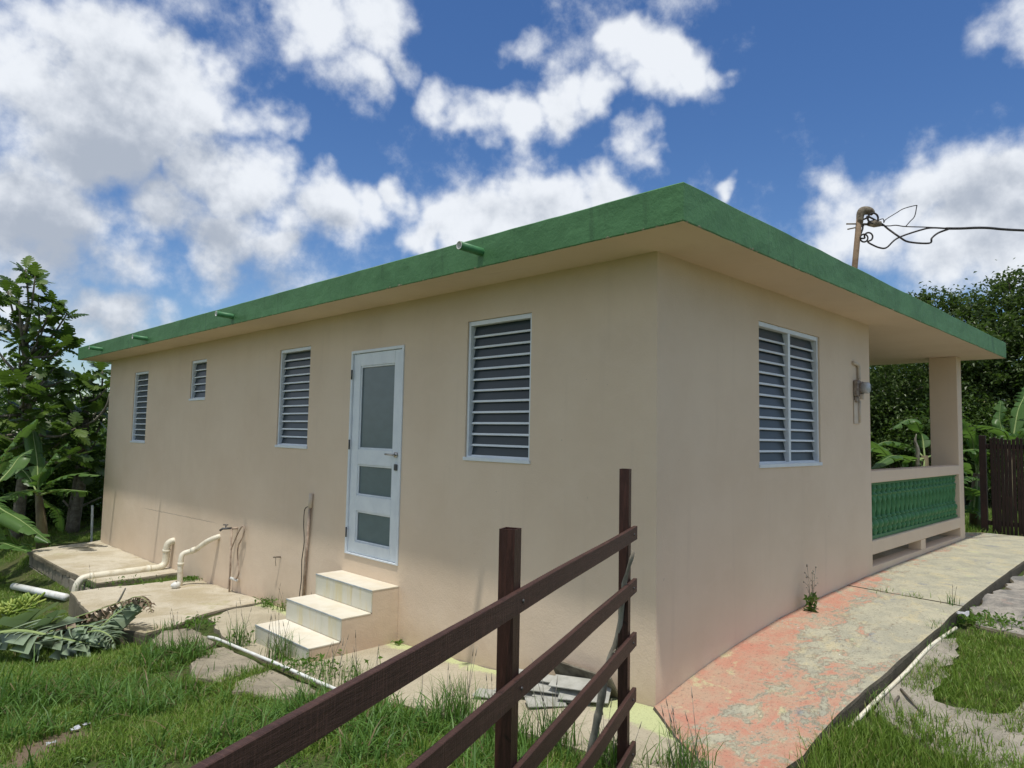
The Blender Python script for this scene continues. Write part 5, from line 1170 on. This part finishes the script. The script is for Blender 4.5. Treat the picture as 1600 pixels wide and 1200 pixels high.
banana('banana plant behind the porch with leaves fanning left and a dry stub', (1448, 800), 12.6,
       [(.24, (1425, 720, -.2), (1395, 712, -.6), (1362, 732, -.9)), (.25, (1415, 700, .1), (1390, 678, 0), (1428, 657, -.2)) if False else (.24, (1425, 700, .2), (1385, 690, .2), (1350, 710, .2)), (.22, (1395, 715, 0), (1375, 700, -.3), (1362, 690, -.4)), (.24, (1440, 680, .2), (1425, 655, .2), (1395, 670, .2)), (.2, (1465, 710, .3), (1490, 715, .6), (1520, 740, .9)), (.2, (1440, 740, -.2), (1420, 745, -.3), (1400, 760, -.4))], (1445, 712), 3)
dm = [o for o in bpy.data.objects if o.name.startswith('banana_plant')][-1]
m = MB(); m.tube(bez([px(1433, 735, 12.2), px(1434, 705, 12.2), px(1430, 690, 12.2), px(1432, 678, 12.2)], 3), [.03, .036, .03, .036, .03, .028, .025, .02, .012, .006], 7); m.build('dry_leaf', M['stick'], dm, True)
banana('banana plant behind the gate with one leaf hanging over the slats', (1575, 800), 12.2,
       [(.22, (1575, 690, -.3), (1560, 678, -.5), (1524, 668, -.7)) if False else (.20, (1570, 676, -.2), (1545, 668, -.4), (1524, 664, -.6)), (.17, (1568, 680, .3), (1562, 655, .4), (1564, 626, .5)), (.27, (1585, 690, -.3), (1600, 670, -.5), (1622, 664, -.6)), (.24, (1600, 660, .2), (1625, 640, .3), (1660, 650, .4)), (.2, (1590, 645, .2), (1600, 620, .3), (1605, 600, .4))], (1580, 700), 4)
banana('young banana plant squeezed between the porch column and the gate', (1525, 815), 12.0,
       [(.18, (1520, 690, 0), (1512, 672, -.1), (1505, 655, -.1)), (.22, (1530, 706, -.2), (1515, 703, -.4), (1490, 706, -.6)), (.2, (1525, 750, -.3), (1510, 745, -.5), (1495, 760, -.6)), (.22, (1525, 775, -.3), (1515, 765, -.5), (1495, 757, -.7)), (.22, (1520, 800, -.2), (1510, 790, -.4), (1498, 805, -.5)), (.18, (1530, 745, .1), (1535, 735, .1), (1545, 760, .1))], (1526, 740), 5)
banana('banana clump low behind the porch railing', (1475, 810), 13.8, [(.24, (1480, 750, 0), (1500, 735, 0), (1530, 745, 0)), (.22, (1460, 755, 0), (1430, 745, 0), (1400, 765, 0)), (.2, (1475, 745, 0), (1478, 725, 0), (1480, 700, 0))], (1475, 775), 6)

# cut banana fronds and a bunch of bananas lying on the lawn
def gz(x, y, dz): return Vector((x, y, float(soil(x, y)) + dz))
cut = 'cut banana fronds heaped on the lawn'
def frond(name, label, pts, W_, mat, seed, droop, rip=.5):
    t = thing(name, pts[0], label, 'banana frond', cut)
    banana_leaf(t, pts[0], pts[1:], W_, mat, seed, rip=rip, droop=droop, petiole=.06); return t
frond('banana_frond', 'long grey green cut frond with pale midrib lying along the front of the heap', [px(-60, 1000, 6.9), px(0, 990, 6.8), px(40, 987, 6.75), px(95, 998, 6.7), px(140, 1006, 6.7), px(165, 1006, 6.75)], .44, M['banana_cut'], 61, .40, 1.0)
frond('banana_frond', 'cut frond reaching up over the edge of the patio slab', [px(110, 1000, 7.0), px(150, 985, 7.0), px(180, 960, 7.1), px(205, 943, 7.2), px(216, 940, 7.2)], .26, M['banana_cut'], 62, .7, 1.0)
frond('banana_frond', 'brown dried frond curling across the top of the heap', [px(50, 990, 7.3), px(100, 972, 7.3), px(150, 954, 7.3), px(195, 938, 7.3)], .28, M['banana_dry'], 63, .8, 1)
frond('banana_frond', 'dull pointed leaf piece standing up at the left of the heap', [px(20, 992, 7.2), px(42, 972, 7.2), px(64, 952, 7.2)], .42, M['banana_cut'], 64, .05, .1)
frond('banana_frond', 'folded pointed frond slanting up through the middle of the heap', [px(45, 1000, 7.0), px(70, 982, 7.0), px(93, 954, 7.0)], .22, M['banana_cut'], 67, .2, .4)
frond('banana_frond', 'wilted narrow frond in the middle of the heap', [px(50, 995, 6.9), px(95, 984, 6.9), px(140, 978, 6.9), px(178, 990, 6.8)], .27, M['banana_cut'], 65, .6, 1)
frond('banana_frond', 'darker frond half hidden at the right end of the heap', [px(110, 996, 6.8), px(150, 986, 6.75), px(172, 994, 6.7), px(180, 1008, 6.7)], .20, M['banana_cut'], 68, .6, 1)
frond('banana_frond', 'dark dried leaf tip twisted above the slab', [px(190, 945, 7.2), px(210, 933, 7.15), px(228, 937, 7.1), px(238, 958, 7.05)], .12, M['banana_dry'], 66, .9, 1)
frond('banana_frond', 'brown shrivelled frond under the slanting ones', [px(30, 998, 7.1), px(90, 978, 7.1), px(145, 966, 7.1)], .34, M['banana_dry'], 69, .7, 1)
m = MB(); m.tube(bez([px(178, 950, 7.5), px(188, 935, 7.5), px(196, 919, 7.5)], 3), [.012, .012, .012, .011, .01, .009, .008], 6); tag(m.build('stalk', M['stick'], None, True, loc=px(178, 950, 7.5)), 'dark dried stalk sticking up out of the frond heap', 'stalk')
bb = thing('banana_bunch', px(20, 975, 8.2), 'green unripe banana bunch lying in the grass at the left edge', 'banana bunch')
fm = None; rb = random.Random(5)
for i in range(64):
    s = i / 64; c = px(-20, 972, 8.1).lerp(px(56, 948, 8.3), s); a = i * 2.4; off = Vector((math.cos(a) * .03, math.sin(a) * .09, abs(math.sin(a * .5 + 1)) * .09))
    if fm is None:
        m = MB(); m.tube(bez([(0, 0, 0), (.03, 0, .012), (.07, 0, .035), (.085, 0, .055)], 3), [.005, .011, .014, .015, .016, .016, .015, .013, .010, .004], 7); fm = m.build('banana', M['fruit'], None, True, loc=(0, 0, 0)); fm.parent = bb; o = fm
    else: o = link(fm.copy(), bb)
    o.location = c + off - WLOC[bb.name]; o.rotation_euler = (rb.uniform(-.4, .4), rb.uniform(-.7, .3), a)
m = MB(); m.tube([px(-40, 976, 8.1), px(62, 944, 8.3)], .02, 8); m.build('stalk', M['midrib'], bb, True)
for nm, mt_ in (('camera', None),):
    pass
print('OBJECTS', len(bpy.data.objects))
